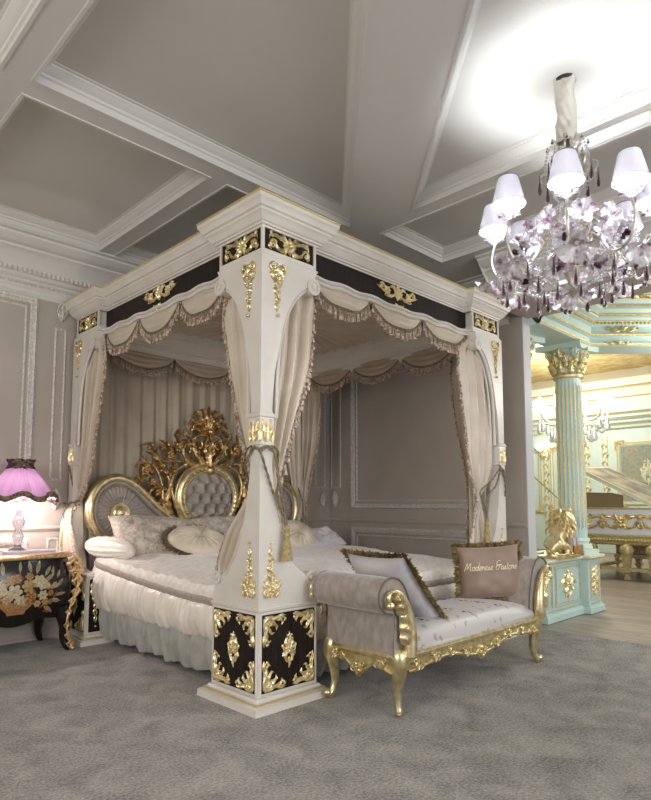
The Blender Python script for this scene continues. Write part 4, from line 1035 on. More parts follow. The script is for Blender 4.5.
bx_(sprigs(), 'woven_sprigs', 'piping', smooth=False)
# rolled arms: profile in x-z swept along y
def arm(sg):
    def X(x): return x-.07 if sg > 0 else 2.705-x
    prof = [(.70, .40), (.69, .50), (.665, .60), (.625, .69), (.57, .745), (.50, .760), (.435, .735), (.40, .68), (.405, .62), (.445, .578), (.50, .565), (.535, .54), (.53, .46), (.525, .38), (.525, .33)]
    c = cr([(x, 0, z) for x, z in prof], 5)
    b = MB()
    def P(u, v):
        k = v*(len(c)-1); i = min(len(c)-2, int(k)); p = c[i].lerp(c[i+1], k-i); yy = YF+.02+(YB-YF-.04)*u
        roll = max(0, min(1, (p.z-.57)/.05)); pu = 1-.10*roll*(abs(2*u-1)**8); cx_, cz_ = .515, .66
        x = cx_+(p.x-cx_)*pu if roll > 0 else p.x; z = cz_+(p.z-cz_)*pu if roll > 0 else p.z
        g = .004*sin(k*2.2)*max(0, abs(2*u-1)-.6)*2.5*roll
        return (X(x)+g, yy, z+g)
    b.grid(P, 40, (len(c)-1)); bx_(b, 'rolled_arm', 'velvet', angle=180)
    for yy, yo in ((YF+.022, -1), (YB-.022, 1)):
        b = MB(); pl = [(X(p.x), p.z) for p in c]; T = frame((0, yy, 0), (1, 0, 0), (0, 0, 1))
        b.prism([(.515+(x-.515)*.0+x-.515, z) if False else (x, z) for x, z in pl], -.004, .004, T); bx_(b, 'arm_end', 'velvet', angle=30)
    b = MB(); b.tube([(X(p.x), YF+.015, p.z) for p in c[:52]], .006, 6); bx_(b, 'piping', 'piping')
    # gilded strip up the front and back of the arm
    for yy, yo in ((YF, 1), (YB, -1)):
        T = frame((0, yy, 0), (1, 0, 0), (0, 0, 1)) if yo > 0 else frame((0, yy, 0), (1, 0, 0), (0, 0, 1), (0, 1, 0))
        mm = lambda L_: [(X(x), z) for x, z in L_]
        b = MB(T); b.T = T
        ctr = [(.615, .33), (.62, .42), (.61, .52), (.58, .61), (.53, .67), (.475, .695), (.435, .67), (.445, .62)]
        cc_ = [(p.x, p.y) for p in cr([(x, z, 0) for x, z in ctr], 6)]
        scroll(b, mm(cc_), .046, .014, 10, .45)
        scroll(b, mm([(x-.016, z) for x, z in cc_[:30]]), .016, .006, 8, 2.0)
        q = mm([(.575, .40), (.575, .50), (.545, .60)]); leaf(b, q, .038, .05, 3, base=.02)
        q = mm([(.56, .56), (.52, .64), (.49, .68)]); leaf(b, q, .038, .05, 3, base=.02)
        rosette(b, mm([(.545, .595)])[0][0], .595, .038, 6, .045); rosette(b, mm([(.50, .665)])[0][0], .665, .03, 5, .045)
        rosette(b, mm([(.57, .53)])[0][0], .53, .026, 5, .045)
        bx_(b, 'arm_carving', 'gold', angle=60)
arm(1); arm(-1)
# rails
def rail(T, L_, name, arch=.045):
    """gilded rail from u=0 to L_, serpentine lower edge with pierced scroll carving"""
    b = MB(T); N = 60
    def low(t): return .262-.014*cos(t*PI*4)-.028*(abs(t-.5) < .22)*cos((t-.5)/.22*PI/2)
    b.prism([(L_*i/N, low(i/N)) for i in range(N+1)]+[(L_, .325), (0, .325)], -.03, 0)
    b.tube([(L_*i/N, .325, .002) for i in range(N+1)], .011, 8)
    b.tube([(L_*i/N, .300, .002) for i in range(N+1)], .006, 6)
    bx_(b, name, 'gold', angle=30)
    b = MB(T)
    for k in range(N+1): pass
    b.tube([(L_*i/N, low(i/N)-.006, .004) for i in range(N+1)], .009, 8)
    k = max(2, int(L_/.155))
    for i in range(k):
        c = (i+.5)/k; u = L_*c; sgn = 1 if c < .5 else -1; s_ = .058 if abs(c-.5) > .12 else .075
        v0 = low(c)+.006
        leaf(b, [(u-sgn*s_*.9, v0+.02), (u-sgn*s_*.2, v0-.022), (u+sgn*s_*.5, v0+.006), (u+sgn*s_*.9, v0+.03)], .015, .02, 4)
        scroll(b, [(p[0], p[1]) for p in spiral(u+sgn*s_*.5, v0-.006, .028, .006, PI*.5, -sgn*1.0)], .009)
        scroll(b, [(p[0], p[1]) for p in spiral(u-sgn*s_*.45, v0+.026, .022, .005, -PI*.5, sgn*1.0)], .008)
    rosette(b, L_/2, low(.5)+.018, .034, 7, .03); leaf(b, [(L_/2-.03, low(.5)), (L_/2, low(.5)-.03), (L_/2+.03, low(.5))], .02, .02, 3)
    b.tube([(L_*i/80, .336, .004+.001*sin(i*3)) for i in range(81)], .0055, 5)
    bx_(b, 'rail_carving', 'gold', angle=60)
rail(frame((X0+.11, YF, 0), (1, 0, 0), (0, 0, 1)), X1-X0-.22, 'front_rail')
rail(frame((X1-.11, YB, 0), (-1, 0, 0), (0, 0, 1)), X1-X0-.22, 'back_rail')
rail(frame((X0+.02, YB-.03, 0), (0, -1, 0), (0, 0, 1)), YB-YF-.06, 'side_rail')
rail(frame((X1-.02, YF+.03, 0), (0, 1, 0), (0, 0, 1)), YB-YF-.06, 'side_rail')
def leg(x, y, dx, dy, toe=1.):
    d = Vector((dx, dy, 0)).normalized()
    pr_ = [(0, .37, .034), (.012, .33, .052), (.018, .28, .050), (.010, .22, .040), (-.002, .16, .031), (-.004, .10, .024), (.010*toe, .055, .021), (.030*toe, .03, .022), (.045*toe, .018, .018)]
    b = MB(); P = cr([(x+d.x*o, y+d.y*o, z) for o, z, r in pr_], 4); R_ = [p.x for p in cr([(r, 0, 0) for o, z, r in pr_], 4)]
    b.tube(P, R_, 12); b.ball((x+d.x*.050*toe, y+d.y*.050*toe, .036), .024*(.5+.5*toe), 10, 8); b.ball((x+d.x*.03*toe, y+d.y*.03*toe, .016), .019, 10, 6, (1, 1, .8))
    o = bx_(b, 'leg', 'gold')
    n = d; u = Vector((-d.y, d.x, 0)); b = MB(frame((x+d.x*.035, y+d.y*.035, 0), u, (0, 0, 1), n))
    leaf(b, [(0, .36), (0, .30), (0, .235)], .034, .026, 3, base=.004)
    for m_ in (lambda p: p, mir): scroll(b, m_([(0, .235), (.02, .27), (.034, .33), (.02, .35)]), .010)
    b.build('leg_carving', 'gold', o, angle=60)
leg(X0+.07, YF+.04, -.3, -1, .25); leg(X1-.09, YF+.04, .9, -.5); leg(X0+.06, YB-.04, -1, .25); leg(X1-.06, YB-.04, .8, 1)
# cushions on the bench
def fringed(label, T, w_, h_, th_, m_, group=None):
    t_ = thing('bench_cushion', label, 'cushion', T @ Vector((0, -h_/2, 0)), group)
    b = MB(); cushion(b, T, w_, h_, th_, 28, wr=.005, seed=2, pinch=.08); b.build('cover', m_, t_, angle=180)
    ed = cushion_edge(T, w_, h_, .08); c0 = T @ Vector((0, 0, 0))
    b = MB(); brush(b, ed, lambda p: p-c0, .050, .0032, .0048); b.build('brush_fringe', 'brown_fringe', t_, smooth=False)
    return t_
fringed('pale satin cushion with brown fringe leaning on the near arm of the bench', frame((.84, -.31, .650), (0, 1, 0), (-.69, 0, .72)), .46, .57, .18, 'lilac_satin')
TC = frame((1.93, -.34, .650), (.77, -.60, .04), (.06, .11, .98))
cu = fringed('brown velvet cushion with embroidered script and brown fringe, at the far end of the bench', TC, .49, .40, .17, 'brown_velvet')
# embroidered lettering: strokes in letter units (x-height 1)
GL = {
 'M': ([[(0, 0), (.15, .9), (.3, 1.8), (.42, 1.9), (.55, .9), (.62, .4), (.9, 1.3), (1.1, 1.9), (1.2, 1.7), (1.25, .6), (1.4, .05), (1.6, .1)]], 1.65),
 'o': ([[(.55, .9), (.2, .8), (.1, .35), (.35, .0), (.7, .25), (.7, .75), (.5, .95), (.75, .75), (.95, .7)]], .85),
 'd': ([[(.65, .8), (.3, .9), (.08, .45), (.3, .0), (.6, .3), (.8, 1.2), (.95, 2.0), (.8, .9), (.78, .1), (1.0, .1)]], .98),
 'e': ([[(.0, .35), (.4, .5), (.6, .8), (.4, .98), (.15, .7), (.15, .2), (.4, 0), (.75, .25)]], .72),
 'n': ([[(0, .7), (.15, .95), (.15, .1), (.15, .5), (.45, .95), (.6, .75), (.6, .1), (.85, .15)]], .8),
 's': ([[(0, .15), (.4, .9), (.45, .5), (.55, .1), (.25, 0), (.1, .15), (.45, .05), (.8, .2)]], .75),
 'G': ([[(1.3, 1.9), (.8, 2.3), (.2, 1.7), (.5, 1.1), (1.0, 1.1), (.5, 1.0), (.15, .5), (.5, .0), (1.0, .4), (1.05, 1.1), (1.5, 1.4)], [(.2, 1.1), (1.0, 1.25), (1.6, 1.2)]], 1.45),
 'a': ([[(.6, .8), (.3, .95), (.08, .45), (.3, .0), (.6, .4), (.65, .9), (.65, .1), (.9, .15)]], .85),
 't': ([[(.2, 1.7), (.2, .8), (.2, .15), (.45, .05), (.6, .2)], [(-.05, 1.15), (.5, 1.25)]], .5)}
def script(txt, T, size, r, surf):
    b = MB(); x = 0
    for ch in txt:
        if ch == ' ': x += .55; continue
        st, adv = GL[ch]
        for s_ in st:
            P = cr([(x+px+.22*py, py, 0) for px, py in s_], 4); b.tube([T @ Vector((p.x*size, p.y*size, surf(p.x*size, p.y*size))) for p in P], r, 5)
        x += adv
    return b
tw, th_ = .49, .40
def surf(x, y):
    X_ = -.215+x; Y_ = .015+y; a = X_/(tw/2); c = Y_/(th_/2); ed = max(0, (1-a**4)*(1-c**4)); return .17/2*ed**.55+.009
script('Modenese Gastone', TC @ Matrix.Translation((-.215, .015, 0)), .029, .0028, surf).build('embroidered_script', 'embroidery', cu)

# ------------------------------------------------------------------ bombe chest and lamp
chest = thing('bombe_chest', 'black bombe chest with floral marquetry and gilt mounts beside the bed', 'chest', (-.59, 2.45, 0))
CX0, CX1, CYF, CYB = -1.02, -.16, 2.22, 2.76; CXM = (CX0+CX1)/2
def csec(t):
    """t 0 bottom..1 top -> (half width, front y)"""
    bul = sin(PI*min(1, t*.75+.25))**1.2
    hw = .44*(.84+.15*sin(PI*(.18+.62*t))) ; yf = CYF+.045-.085*sin(PI*(.12+.70*t))
    return hw, yf
def cfront(u, t):
    """point on the bombe front, u -1..1"""
    hw, yf = csec(t); z = .25+.485*t
    return Vector((CXM+hw*u, yf-.03*(1-u*u)+.05*abs(u)**6, z))
b = MB()
def body(u, v):
    hw, yf = csec(v); z = .25+.485*v; a = u*4
    if a < 1: p = (CXM+hw, CYB-(CYB-yf)*(a)); 
    elif a < 3: q = 1-(a-1); p3 = cfront(q, v); return (p3.x, p3.y, z+(.028*(abs(q)**2)-.03*cos(q*PI*2)*.5)*(1-v)**3)
    else: p = (CXM-hw, yf+(CYB-yf)*(a-3))
    yy = p[1]+(.05 if (a < 1 and a > .93) else 0)*0
    return (p[0], min(CYB, yy+.05*(1-min(1, abs(a-1)*8) if a < 1 else 1-min(1, abs(a-3)*8))), z)
b.grid(body, 80, 24); b.box(CX0+.06, CX1-.06, CYF+.05, CYB, .27, .30); b.build('chest_body', 'marquetry_black', chest, angle=180)
b = MB()
def topo(g): return [(x, y) for x, y in [(CXM+(.44+g)*sx_*k, y) for sx_, k, y in ()]]
tp = [(CX0-.0, CYB), (CX0-.01, CYF+.06), (CX0+.05, CYF+.0)]+[(CX0+.05+(CX1-CX0-.10)*i/20, CYF-.03*sin(PI*i/20)) for i in range(21)]+[(CX1+.01, CYF+.06), (CX1+.0, CYB)]
b.prism(tp, .745, .775); b.build('marble_top', 'marble', chest, smooth=False, bevel=.004)
b = MB(); b.mould(tp[1:-1] if False else tp, [(0, .732), (.014, .736), (.018, .748), (.012, .764), (.0, .768)], closed=False)
for q in resample([Vector((x, y, .75)) for x, y in tp], step=.022): b.ball((q.x, q.y-.014 if q.y < CYF+.05 else q.y, .75), .010, 6, 4)
b.build('gilt_edge', 'antique_gold', chest)
b = MB()
for t in (.52,): b.tube([cfront(-1+2*i/40, t)+Vector((0, -.0005, 0)) for i in range(41)], .0022, 5)
b.build('drawer_joint', 'ebony', chest)
for sx_ in (-1, 1):
    for fr in (1, 0):
        x = CXM+sx_*(.395 if fr else .36); y = CYF+.03 if fr else CYB-.05
        pts = [(x-sx_*.03, y+.01, .34), (x-sx_*.01, y, .26), (x+sx_*.005, y-.0, .18), (x-sx_*.0, y, .10), (x+sx_*.015, y-.02*fr, .03), (x+sx_*.035, y-.035*fr, .0)]
        b = MB(); b.tube(cr(pts, 5), [.06-.0018*i for i in range(26)], 10); lg = b.build('leg', 'marquetry_black', chest)
        if fr:
            T = frame((x+sx_*.03, y-.03, 0), (1, 0, 0), (0, 0, 1)); b = MB()
            P = cr([(x+sx_*.045, y-.03, .72), (x+sx_*.075, y-.045, .60), (x+sx_*.075, y-.045, .48), (x+sx_*.03, y-.04, .34), (x+sx_*.005, y-.045, .22), (x+sx_*.02, y-.045, .10), (x+sx_*.05, y-.065, .01)], 6)
            b.tube(P, [.010+.002*sin(i*.9) for i in range(len(P))], 7)
            for q, zz in enumerate((.68, .62, .54, .46, .38, .30, .20, .12, .05)):
                p = min(P, key=lambda r_: abs(r_.z-zz)); F_ = MB(frame((p.x, p.y-.004, p.z), (1, 0, 0), (0, 0, 1)))
                s_ = (.085, .075, .06, .05, .042, .036, .034, .036, .04)[q]
                leaf(F_, [(0, s_*.8), (sx_*s_*.5, .1*s_), (-.2*s_*sx_, -s_)], s_*.34, s_*.14, 3, base=.003); leaf(F_, [(0, .5*s_), (-sx_*s_*.6, 0), (-.3*sx_*s_, -s_*.8)], s_*.3, s_*.13, 3, base=.003); scroll(F_, [(0, 0), (sx_*s_*.4, -.2*s_), (sx_*s_*.2, -.6*s_)], s_*.12); b.add(F_.v, F_.f)
            b.ball((x+sx_*.05, y-.07, .018), .02, 8, 6)
            b.build('gilt_mount', 'antique_gold', chest, angle=60)
# marquetry bouquet on the front (u around .1..)
def mq(px, pz):
    """panel point (x offset from centre in metres, z) -> on the front surface just proud"""
    t = (pz-.25)/.485; hw, yf = csec(max(0, min(1, t))); u = px/hw
    p = cfront(u, max(0, min(1, t))); return p
MQ = MB(); mm_ = ['petal_cream', 'petal_rust', 'petal_ochre', 'leaf_sage', 'petal_tan', 'bowl_tan']
def flat(poly, lift):
    ps = [mq(x, z)+Vector((0, -lift, 0)) for x, z in poly]; c = mq(sum(p[0] for p in poly)/len(poly), sum(p[1] for p in poly)/len(poly))+Vector((0, -lift-.001, 0))
    k = len(ps); MQ.add([c]+ps, [(0, 1+(i+1) % k, 1+i) for i in range(k)])
def mflower(x, z, r, mi, n=6, layers=3):
    for l in range(layers):
        rr = r*(1-.28*l); MQ.mi = mi if l % 2 == 0 else [0, 2, 4, 2, 0, 2][mi]
        for k in range(n):
            a = 2*PI*k/n+l*.5
            flat([(x+rr*(.15*cos(a)), z+rr*.15*sin(a)), (x+rr*.8*cos(a-.42), z+rr*.8*sin(a-.42)), (x+rr*cos(a-.15), z+rr*sin(a-.15)), (x+rr*cos(a+.2), z+rr*sin(a+.2)), (x+rr*.75*cos(a+.45), z+rr*.75*sin(a+.45))], .002+.0014*l+.0003*k)
    MQ.mi = 2; flat([(x+r*.16*cos(i), z+r*.16*sin(i)) for i in (0, 1, 2, 3, 4, 5)], .008)
def mleaf(x, z, a, l, w_, mi=3):
    MQ.mi = mi; c, s_ = cos(a), sin(a); flat([(x+c*l*t-s_*w_*q, z+s_*l*t+c*w_*q) for t, q in ((0, 0), (.3, .8), (.6, .9), (1, 0), (.6, -.9), (.3, -.8))], .0016)
for (x, z, a, l, w_) in [(.18, .55, .6, .13, .018), (.22, .50, .3, .13, .018), (.20, .60, 1.0, .10, .016), (.14, .62, 1.3, .11, .018), (.10, .63, 1.7, .10, .016), (-.10, .62, 1.6, .11, .018), (-.18, .58, 2.3, .12, .018),
                         (-.22, .52, 2.9, .12, .018), (.24, .42, -.2, .10, .02), (.20, .38, -.7, .10, .02), (-.22, .42, 3.4, .10, .02), (.30, .52, .8, .08, .014), (.28, .45, .1, .1, .016), (.02, .64, 1.5, .09, .014), (.30, .58, 1.2, .07, .013), (.26, .60, 1.4, .08, .013)]: mleaf(x, z, a, l, w_)
MQ.mi = 0; flat([(.13, .56), (.19, .60), (.24, .53), (.17, .50)], .012); flat([(-.20, .52), (-.10, .58), (-.06, .50), (-.14, .46)], .010)
MQ.mi = 5; flat([(-.12, .40), (-.13, .44), (-.09, .43), (0, .42), (.09, .43), (.13, .44), (.12, .40), (.07, .355), (.06, .33), (-.06, .33), (-.07, .355)], .004)
MQ.mi = 4
for i in range(-3, 4): flat([(i*.03-.004, .425), (i*.03+.004, .425), (i*.016+.003, .36), (i*.016-.003, .36)], .0056)
for f_ in [(.0, .60, .045, 1), (.16, .57, .05, 0), (.22, .53, .032, 4), (.08, .54, .05, 2), (-.02, .50, .06, 0), (.10, .46, .055, 1), (.19, .46, .04, 0), (-.12, .55, .055, 4), (-.14, .47, .055, 1), (-.20, .50, .05, 2),
           (-.07, .45, .045, 4), (.03, .43, .05, 0), (.25, .47, .028, 1), (.21, .41, .03, 2), (.09, .61, .035, 1), (-.05, .59, .04, 2), (.28, .53, .026, 4), (-.24, .44, .035, 0), (.15, .40, .03, 4), (.25, .40, .02, 1)]: mflower(*f_)
MQ.mi = 1
for (x, z, a) in ((.16, .36, .5), (.22, .37, .9), (.19, .34, -.2), (.27, .41, 1.2)): mleaf(x, z, a, .08, .012, 1)
MQ.build('marquetry_bouquet', mm_, chest, smooth=False)

lamp = thing('table_lamp', 'crystal table lamp with pleated pink shade, on the black chest', 'lamp', (-.49, 2.50, .775))
LX, LY = -.49, 2.50
b = MB(); b.lathe([(.075, .775), (.075, .79), (.05, .80), (.03, .815), (.022, .84), (.038, .87), (.045, .90), (.03, .93), (.02, .95), (.045, .99), (.05, 1.02), (.035, 1.06), (.018, 1.09), (.03, 1.11), (.012, 1.14), (.012, 1.20)], (LX, LY, 0), 20, fn=lambda th, t: 1+.05*sin(th*8)); b.build('crystal_base', 'crystal', lamp)
b = MB()
def shd(u, v):
    a = 2*PI*u; r = .085+.165*v**.85+.022*v**2; r += (.006+.024*v*v)*sin(a*14)*.5+.006*sin(a*42+sin(a*9))*(1-.5*v)
    z = 1.455-.245*v+.022*v**3*cos(a*7)*1.0
    return (LX+r*cos(a), LY+r*sin(a), z)
b.grid(shd, 168, 16, wu=True); b.build('pleated_shade', 'pink_shade', lamp, angle=180)
b = MB()
def trm(u, v):
    a = 2*PI*u; x, y, z = shd(u, 1); k = 1+.02*v+.02; return (LX+(x-LX)*k, LY+(y-LY)*k, z+.03-.045*v)
b.grid(trm, 168, 4, wu=True); b.build('lace_trim', 'shade_trim', lamp, angle=180)
b = MB()
def ruf2(u, v):
    a = 2*PI*u; r = .082+.022*abs(v-.5)*2+.009*sin(a*19); return (LX+r*cos(a), LY+r*sin(a), 1.52-.075*v+.004*sin(a*9))
b.grid(ruf2, 114, 5, wu=True); b.build('top_ruffle', 'purple_bow', lamp, angle=180)
T = frame((LX-.02, LY-.105, 1.475), (1, .0, 0), (0, 0, 1)); b = MB(T)
for m_ in (lambda p: p, mir):
    leaf(b, m_([(0, 0), (.04, .03), (.085, .012)]), .024, .02, 1); leaf(b, m_([(0, 0), (.045, -.015), (.08, -.03)]), .018, .018, 1)
b.ball((0, 0, .012), .018, 8, 6); b.build('bow', 'shade_trim', lamp)
b = MB(); b.ball((LX, LY, 1.28), .03, 12, 8); b.build('bulb', 'bulb_warm', lamp)
b = MB(); b.tube([(LX, LY, 1.14), (LX, LY, 1.26)], .010, 8)
for k in range(3):
    a = 2*PI*k/3; b.tube([(LX, LY, 1.43), (LX+.085*cos(a), LY+.085*sin(a), 1.45)], .003, 5)
b.tube([(LX+.03, LY, 1.25), (LX+.045, LY, 1.34), (LX, LY, 1.43), (LX-.045, LY, 1.34), (LX-.03, LY, 1.25)], .002, 5)
b.build('shade_fitter', 'champagne_metal', lamp)
# small things on the chest
t_ = thing('tray', 'pale lilac tray on the black chest at the foot of the lamp', 'tray', (-.40, 2.40, .775))
b = MB(); b.prism([(-.62, 2.31), (-.26, 2.31), (-.24, 2.42), (-.62, 2.44)], .776, .784); b.tube([(-.62, 2.31, .787), (-.26, 2.31, .787), (-.24, 2.42, .787), (-.62, 2.44, .787)], .006, 6, closed=True); b.build('tray_dish', 'lilac_satin', t_)
b = MB(); b.tube(cr([(-.26, 2.33, .79), (-.22, 2.34, .82), (-.20, 2.37, .80)], 6), .003, 6); b.build('tray_handle', 'gold', t_)
# ------------------------------------------------------------------ chandelier
KX, KY = 1.011, -1.425
ch = thing('chandelier', 'crystal chandelier with eight lit white shades, glass flowers and purple drops', 'chandelier', (KX, KY, ZC))
TCH = Matrix.Translation((KX, KY, 0))
def cb(name, m_, b, parent=None, **k): return b.build(name, m_, parent or ch, **k)
b = MB(TCH); b.grid(lambda u, v: ((.050+.007*sin(u*2*PI*3+v*9)+.005*sin(v*31+u*12)+.004*sin(u*2*PI*7-v*26))*cos(2*PI*u), (.052+.006*sin(u*2*PI*3+v*9)+.004*sin(v*17))*sin(2*PI*u), ZC-.40*v+.012*sin(u*2*PI)), 48, 44, wu=True); cb('fabric_sleeve', 'sleeve', b, angle=180)
b = MB(TCH); b.lathe([(.058, ZC-.045), (.058, ZC-.028)], n=24); cb('ceiling_plate', 'dark_bracket', b)
b = MB(TCH); b.lathe([(.012, 3.15), (.014, 3.05), (.03, 3.0), (.018, 2.95), (.016, 2.8), (.03, 2.76), (.022, 2.7), (.02, 2.5), (.045, 2.46), (.06, 2.42), (.04, 2.37), (.02, 2.33), (.03, 2.29), (.012, 2.26), (.0001, 2.24)], n=16)
for k in range(8):
    a = 2*PI*k/8+.2; b.tube(cr([(.02*cos(a), .02*sin(a), 2.98), (.05*cos(a), .05*sin(a), 3.03), (.055*cos(a), .055*sin(a), 3.10), (.09*cos(a), .09*sin(a), 3.14)], 5), .005, 6)
    b.tube(cr([(.02*cos(a), .02*sin(a), 2.95), (.12*cos(a), .12*sin(a), 2.92), (.15*cos(a), .15*sin(a), 2.97), (.12*cos(a), .12*sin(a), 2.99)], 5), .005, 6)
cb('stem', 'champagne_metal', b)
yaw0 = math.atan2(-1.33, -3.20)
SHR = .405
def gflower(b, c, r, ax, petals=6, ruffle=1.):
    """glass lily: frilled funnel of petals opening along ax"""
    q = Vector(ax).to_track_quat('Z', 'Y').to_matrix(); c = Vector(c)
    def P(u, v):
        a = 2*PI*u; w_ = abs(cos(a*petals/2)); rr = r*(.12+.88*v)*(.72+.28*w_*v+.28*(1-v)); z = r*(.15+.75*v**.7)*(1-.35*w_*v)+.06*r*sin(a*petals*3)*v*ruffle
        return c+q @ Vector((rr*cos(a), rr*sin(a), z))
    b.grid(P, petals*8, 6, wu=True)
def fcen(b, c, r, ax):
    d = Vector(ax).normalized()
    for k in range(4):
        p = Vector(c)+d*r*.75+Vector((rnd.uniform(-1, 1), rnd.uniform(-1, 1), rnd.uniform(-1, 1)))*r*.22; b.ball(p, r*.17, 7, 5); b.tube([Vector(c)+d*r*.1, p], .0025, 5)
def drop_piece(b, p, L_=.09, r=.012):
    b.lathe([(.001, 0), (.003, -.1*L_), (r*.45, -.4*L_), (r*.8, -.65*L_), (r, -.82*L_), (r*.75, -.95*L_), (.0001, -L_)], p, 10)
def bead_line(b, pts, r=.0085, step=.021):
    for p in resample(pts, step=step): b.ball(p, r*rnd.uniform(.85, 1.1), 6, 4)
lights = []
for k in range(8):
    a = yaw0+2*PI*k/8-.03; c, s_ = cos(a), sin(a); D = Vector((c, s_, 0)); O = Vector((KX, KY, 0))
    def R(r, z, da=0): return O+Vector((r*cos(a+da), r*sin(a+da), z))
    arm_ = MB(); arm_.tube(cr([R(.03, 2.46), R(.12, 2.55), R(.20, 2.50), R(.28, 2.40), R(.38, 2.41), R(SHR+.02, 2.51), R(SHR, 2.62)], 7), .0075, 8)
    arm_.tube(cr([R(.12, 2.55), R(.15, 2.63), R(.10, 2.68), R(.07, 2.62)], 6), .0055, 6)
    arm_.tube(cr([R(.28, 2.40), R(.30, 2.33), R(.24, 2.31), R(.23, 2.36)], 6), .0055, 6)
    o = cb('arm', 'champagne_metal', arm_)
    b = MB(); gflower(b, R(SHR, 2.61), .062, (0, 0, 1), 8); cb('glass_cup', 'flower_glass', b)
    b = MB(); p = R(SHR, 0)
    b.grid(lambda u, v: (p.x+(.086-.034*v)*cos(2*PI*u), p.y+(.086-.034*v)*sin(2*PI*u), 2.70+.145*v), 48, 6, wu=True); sh_ = cb('lamp_shade', 'lamp_shade', b, angle=180)
    b = MB(); b.tube([(p.x+.0525*cos(2*PI*i/32), p.y+.0525*sin(2*PI*i/32), 2.845) for i in range(32)], .0026, 6, closed=True); b.build('rim', 'shade_rim', sh_)
    b = MB(); b.tube([(p.x+.086*cos(2*PI*i/32), p.y+.086*sin(2*PI*i/32), 2.70) for i in range(32)], .002, 6, closed=True); b.build('rim', 'lamp_shade', sh_)
    b = MB(); b.lathe([(.010, 2.63), (.012, 2.67), (.018, 2.695), (.026, 2.72), (.024, 2.75), (.010, 2.78), (.0001, 2.79)], (p.x, p.y, 0), 12); cb('bulb', 'bulb', b)
    lights.append((p.x, p.y, 2.735))
    # hanging pieces along each arm
    b = MB(); fcen(b, R(.30, 2.47), .085, (c, s_, -.25)); cb('flower_centre', 'purple_glass', b)
    b = MB(); gflower(b, R(.30, 2.47), .085, (c, s_, -.25), 5); cb('glass_flower', 'flower_glass', b)
    b = MB(); gflower(b, R(.19, 2.62, .35), .075, (c, s_, .1), 6); cb('glass_flower', 'flower_glass', b)
    b = MB(); fcen(b, R(.22, 2.36, -.3), .065, (c, s_, -.7)); cb('flower_centre', 'purple_glass', b)
    b = MB(); gflower(b, R(.22, 2.36, -.3), .065, (c, s_, -.7), 5); cb('glass_flower', 'flower_glass', b)
    b = MB(); gflower(b, R(.40, 2.40, .1), .10, (c*.6, s_*.6, -1), 4); cb('glass_lily', 'flower_glass', b)
    for (r, z, da) in ((.36, 2.38, .2), (.36, 2.36, -.2), (.25, 2.33, .1), (.15, 2.30, .3)):
        b = MB(); drop_piece(b, R(r, z, da), .10, .013); cb('purple_drop', 'purple_glass', b)
    b = MB(); drop_piece(b, R(.15, 2.98, .1), .13, .013); cb('purple_drop', 'purple_glass', b)
    b = MB(); drop_piece(b, R(.105, 3.13), .03, .009); drop_piece(b, R(.085, 3.05, .3), .03, .008); cb('purple_drop', 'purple_glass', b)
    # bead chains: arm to arm, and from the shade cup inward
    b = MB(); a2 = a+2*PI/8
    p0 = R(SHR, 2.54); p1 = O+Vector((SHR*cos(a2), SHR*sin(a2), 2.54)); m_ = (p0+p1)/2*1.0; m_.z = 2.36
    bead_line(b, cr([p0, p0.lerp(m_, .6)+Vector((0, 0, -.05)), m_, p1.lerp(m_, .6)+Vector((0, 0, -.05)), p1], 6), .0095)
    cb('bead_chain', 'crystal', b)
    b = MB(); bead_line(b, cr([R(SHR-.02, 2.50), R(.30, 2.36, .1), R(.16, 2.30, .1), R(.05, 2.28)], 6), .0095); cb('bead_chain', 'crystal', b)
    b = MB(); bead_line(b, cr([R(.05, 2.78), R(.14, 2.70, .1), R(.24, 2.60, .1), R(.33, 2.55)], 6), .0085); cb('bead_chain', 'crystal', b)
    b = MB(); bead_line(b, cr([R(.10, 3.10, .2), R(.12, 3.0, .2), R(.10, 2.88, .2), R(.06, 2.80, .2)], 6), .008); cb('bead_chain', 'crystal', b)
    b = MB()
    prev = R(.06, 2.5)
    for q in range(6):
        r = rnd.uniform(.06, .26); z = rnd.uniform(2.38, 2.72); da = rnd.uniform(-.39, .39); P_ = R(r, z, da); b.tube([prev, P_], .0018, 4); prev = P_
        gflower(b, P_, rnd.uniform(.016, .028), (rnd.uniform(-1, 1), rnd.uniform(-1, 1), rnd.uniform(-1, .5)), 5)
    cb('crystal_sprig', 'crystal', b)
b = MB(); gflower(b, (KX, KY, 2.30), .10, (-.5, -.3, -1), 6); cb('glass_flower', 'flower_glass', b)
b = MB(); gflower(b, (KX-.12, KY-.05, 2.50), .09, (-1, -.4, -.3), 6); cb('glass_flower', 'flower_glass', b)
b = MB(); gflower(b, (KX+.05, KY-.14, 2.58), .095, (-.5, -1, -.1), 6); cb('glass_flower', 'flower_glass', b)
b = MB(); gflower(b, (KX-.10, KY+.12, 2.62), .08, (-1, .5, -.1), 6); cb('glass_flower', 'flower_glass', b)
def point(loc, e_, col, r=.03, name='lamp_light'):
    l = bpy.data.lights.new(name, 'POINT'); l.energy = e_; l.color = col; l.shadow_soft_size = r
    o = bpy.data.objects.new(name, l); COL.objects.link(o); o.location = loc; return o
ch.location.z += .03
for k, p in enumerate(lights): point((p[0], p[1], p[2]+.03), 74, (.90, .94, 1.), .03, 'chandelier_light')
point((LX, LY, 1.26), 85, (1., .93, .90), .03, 'table_lamp_light')

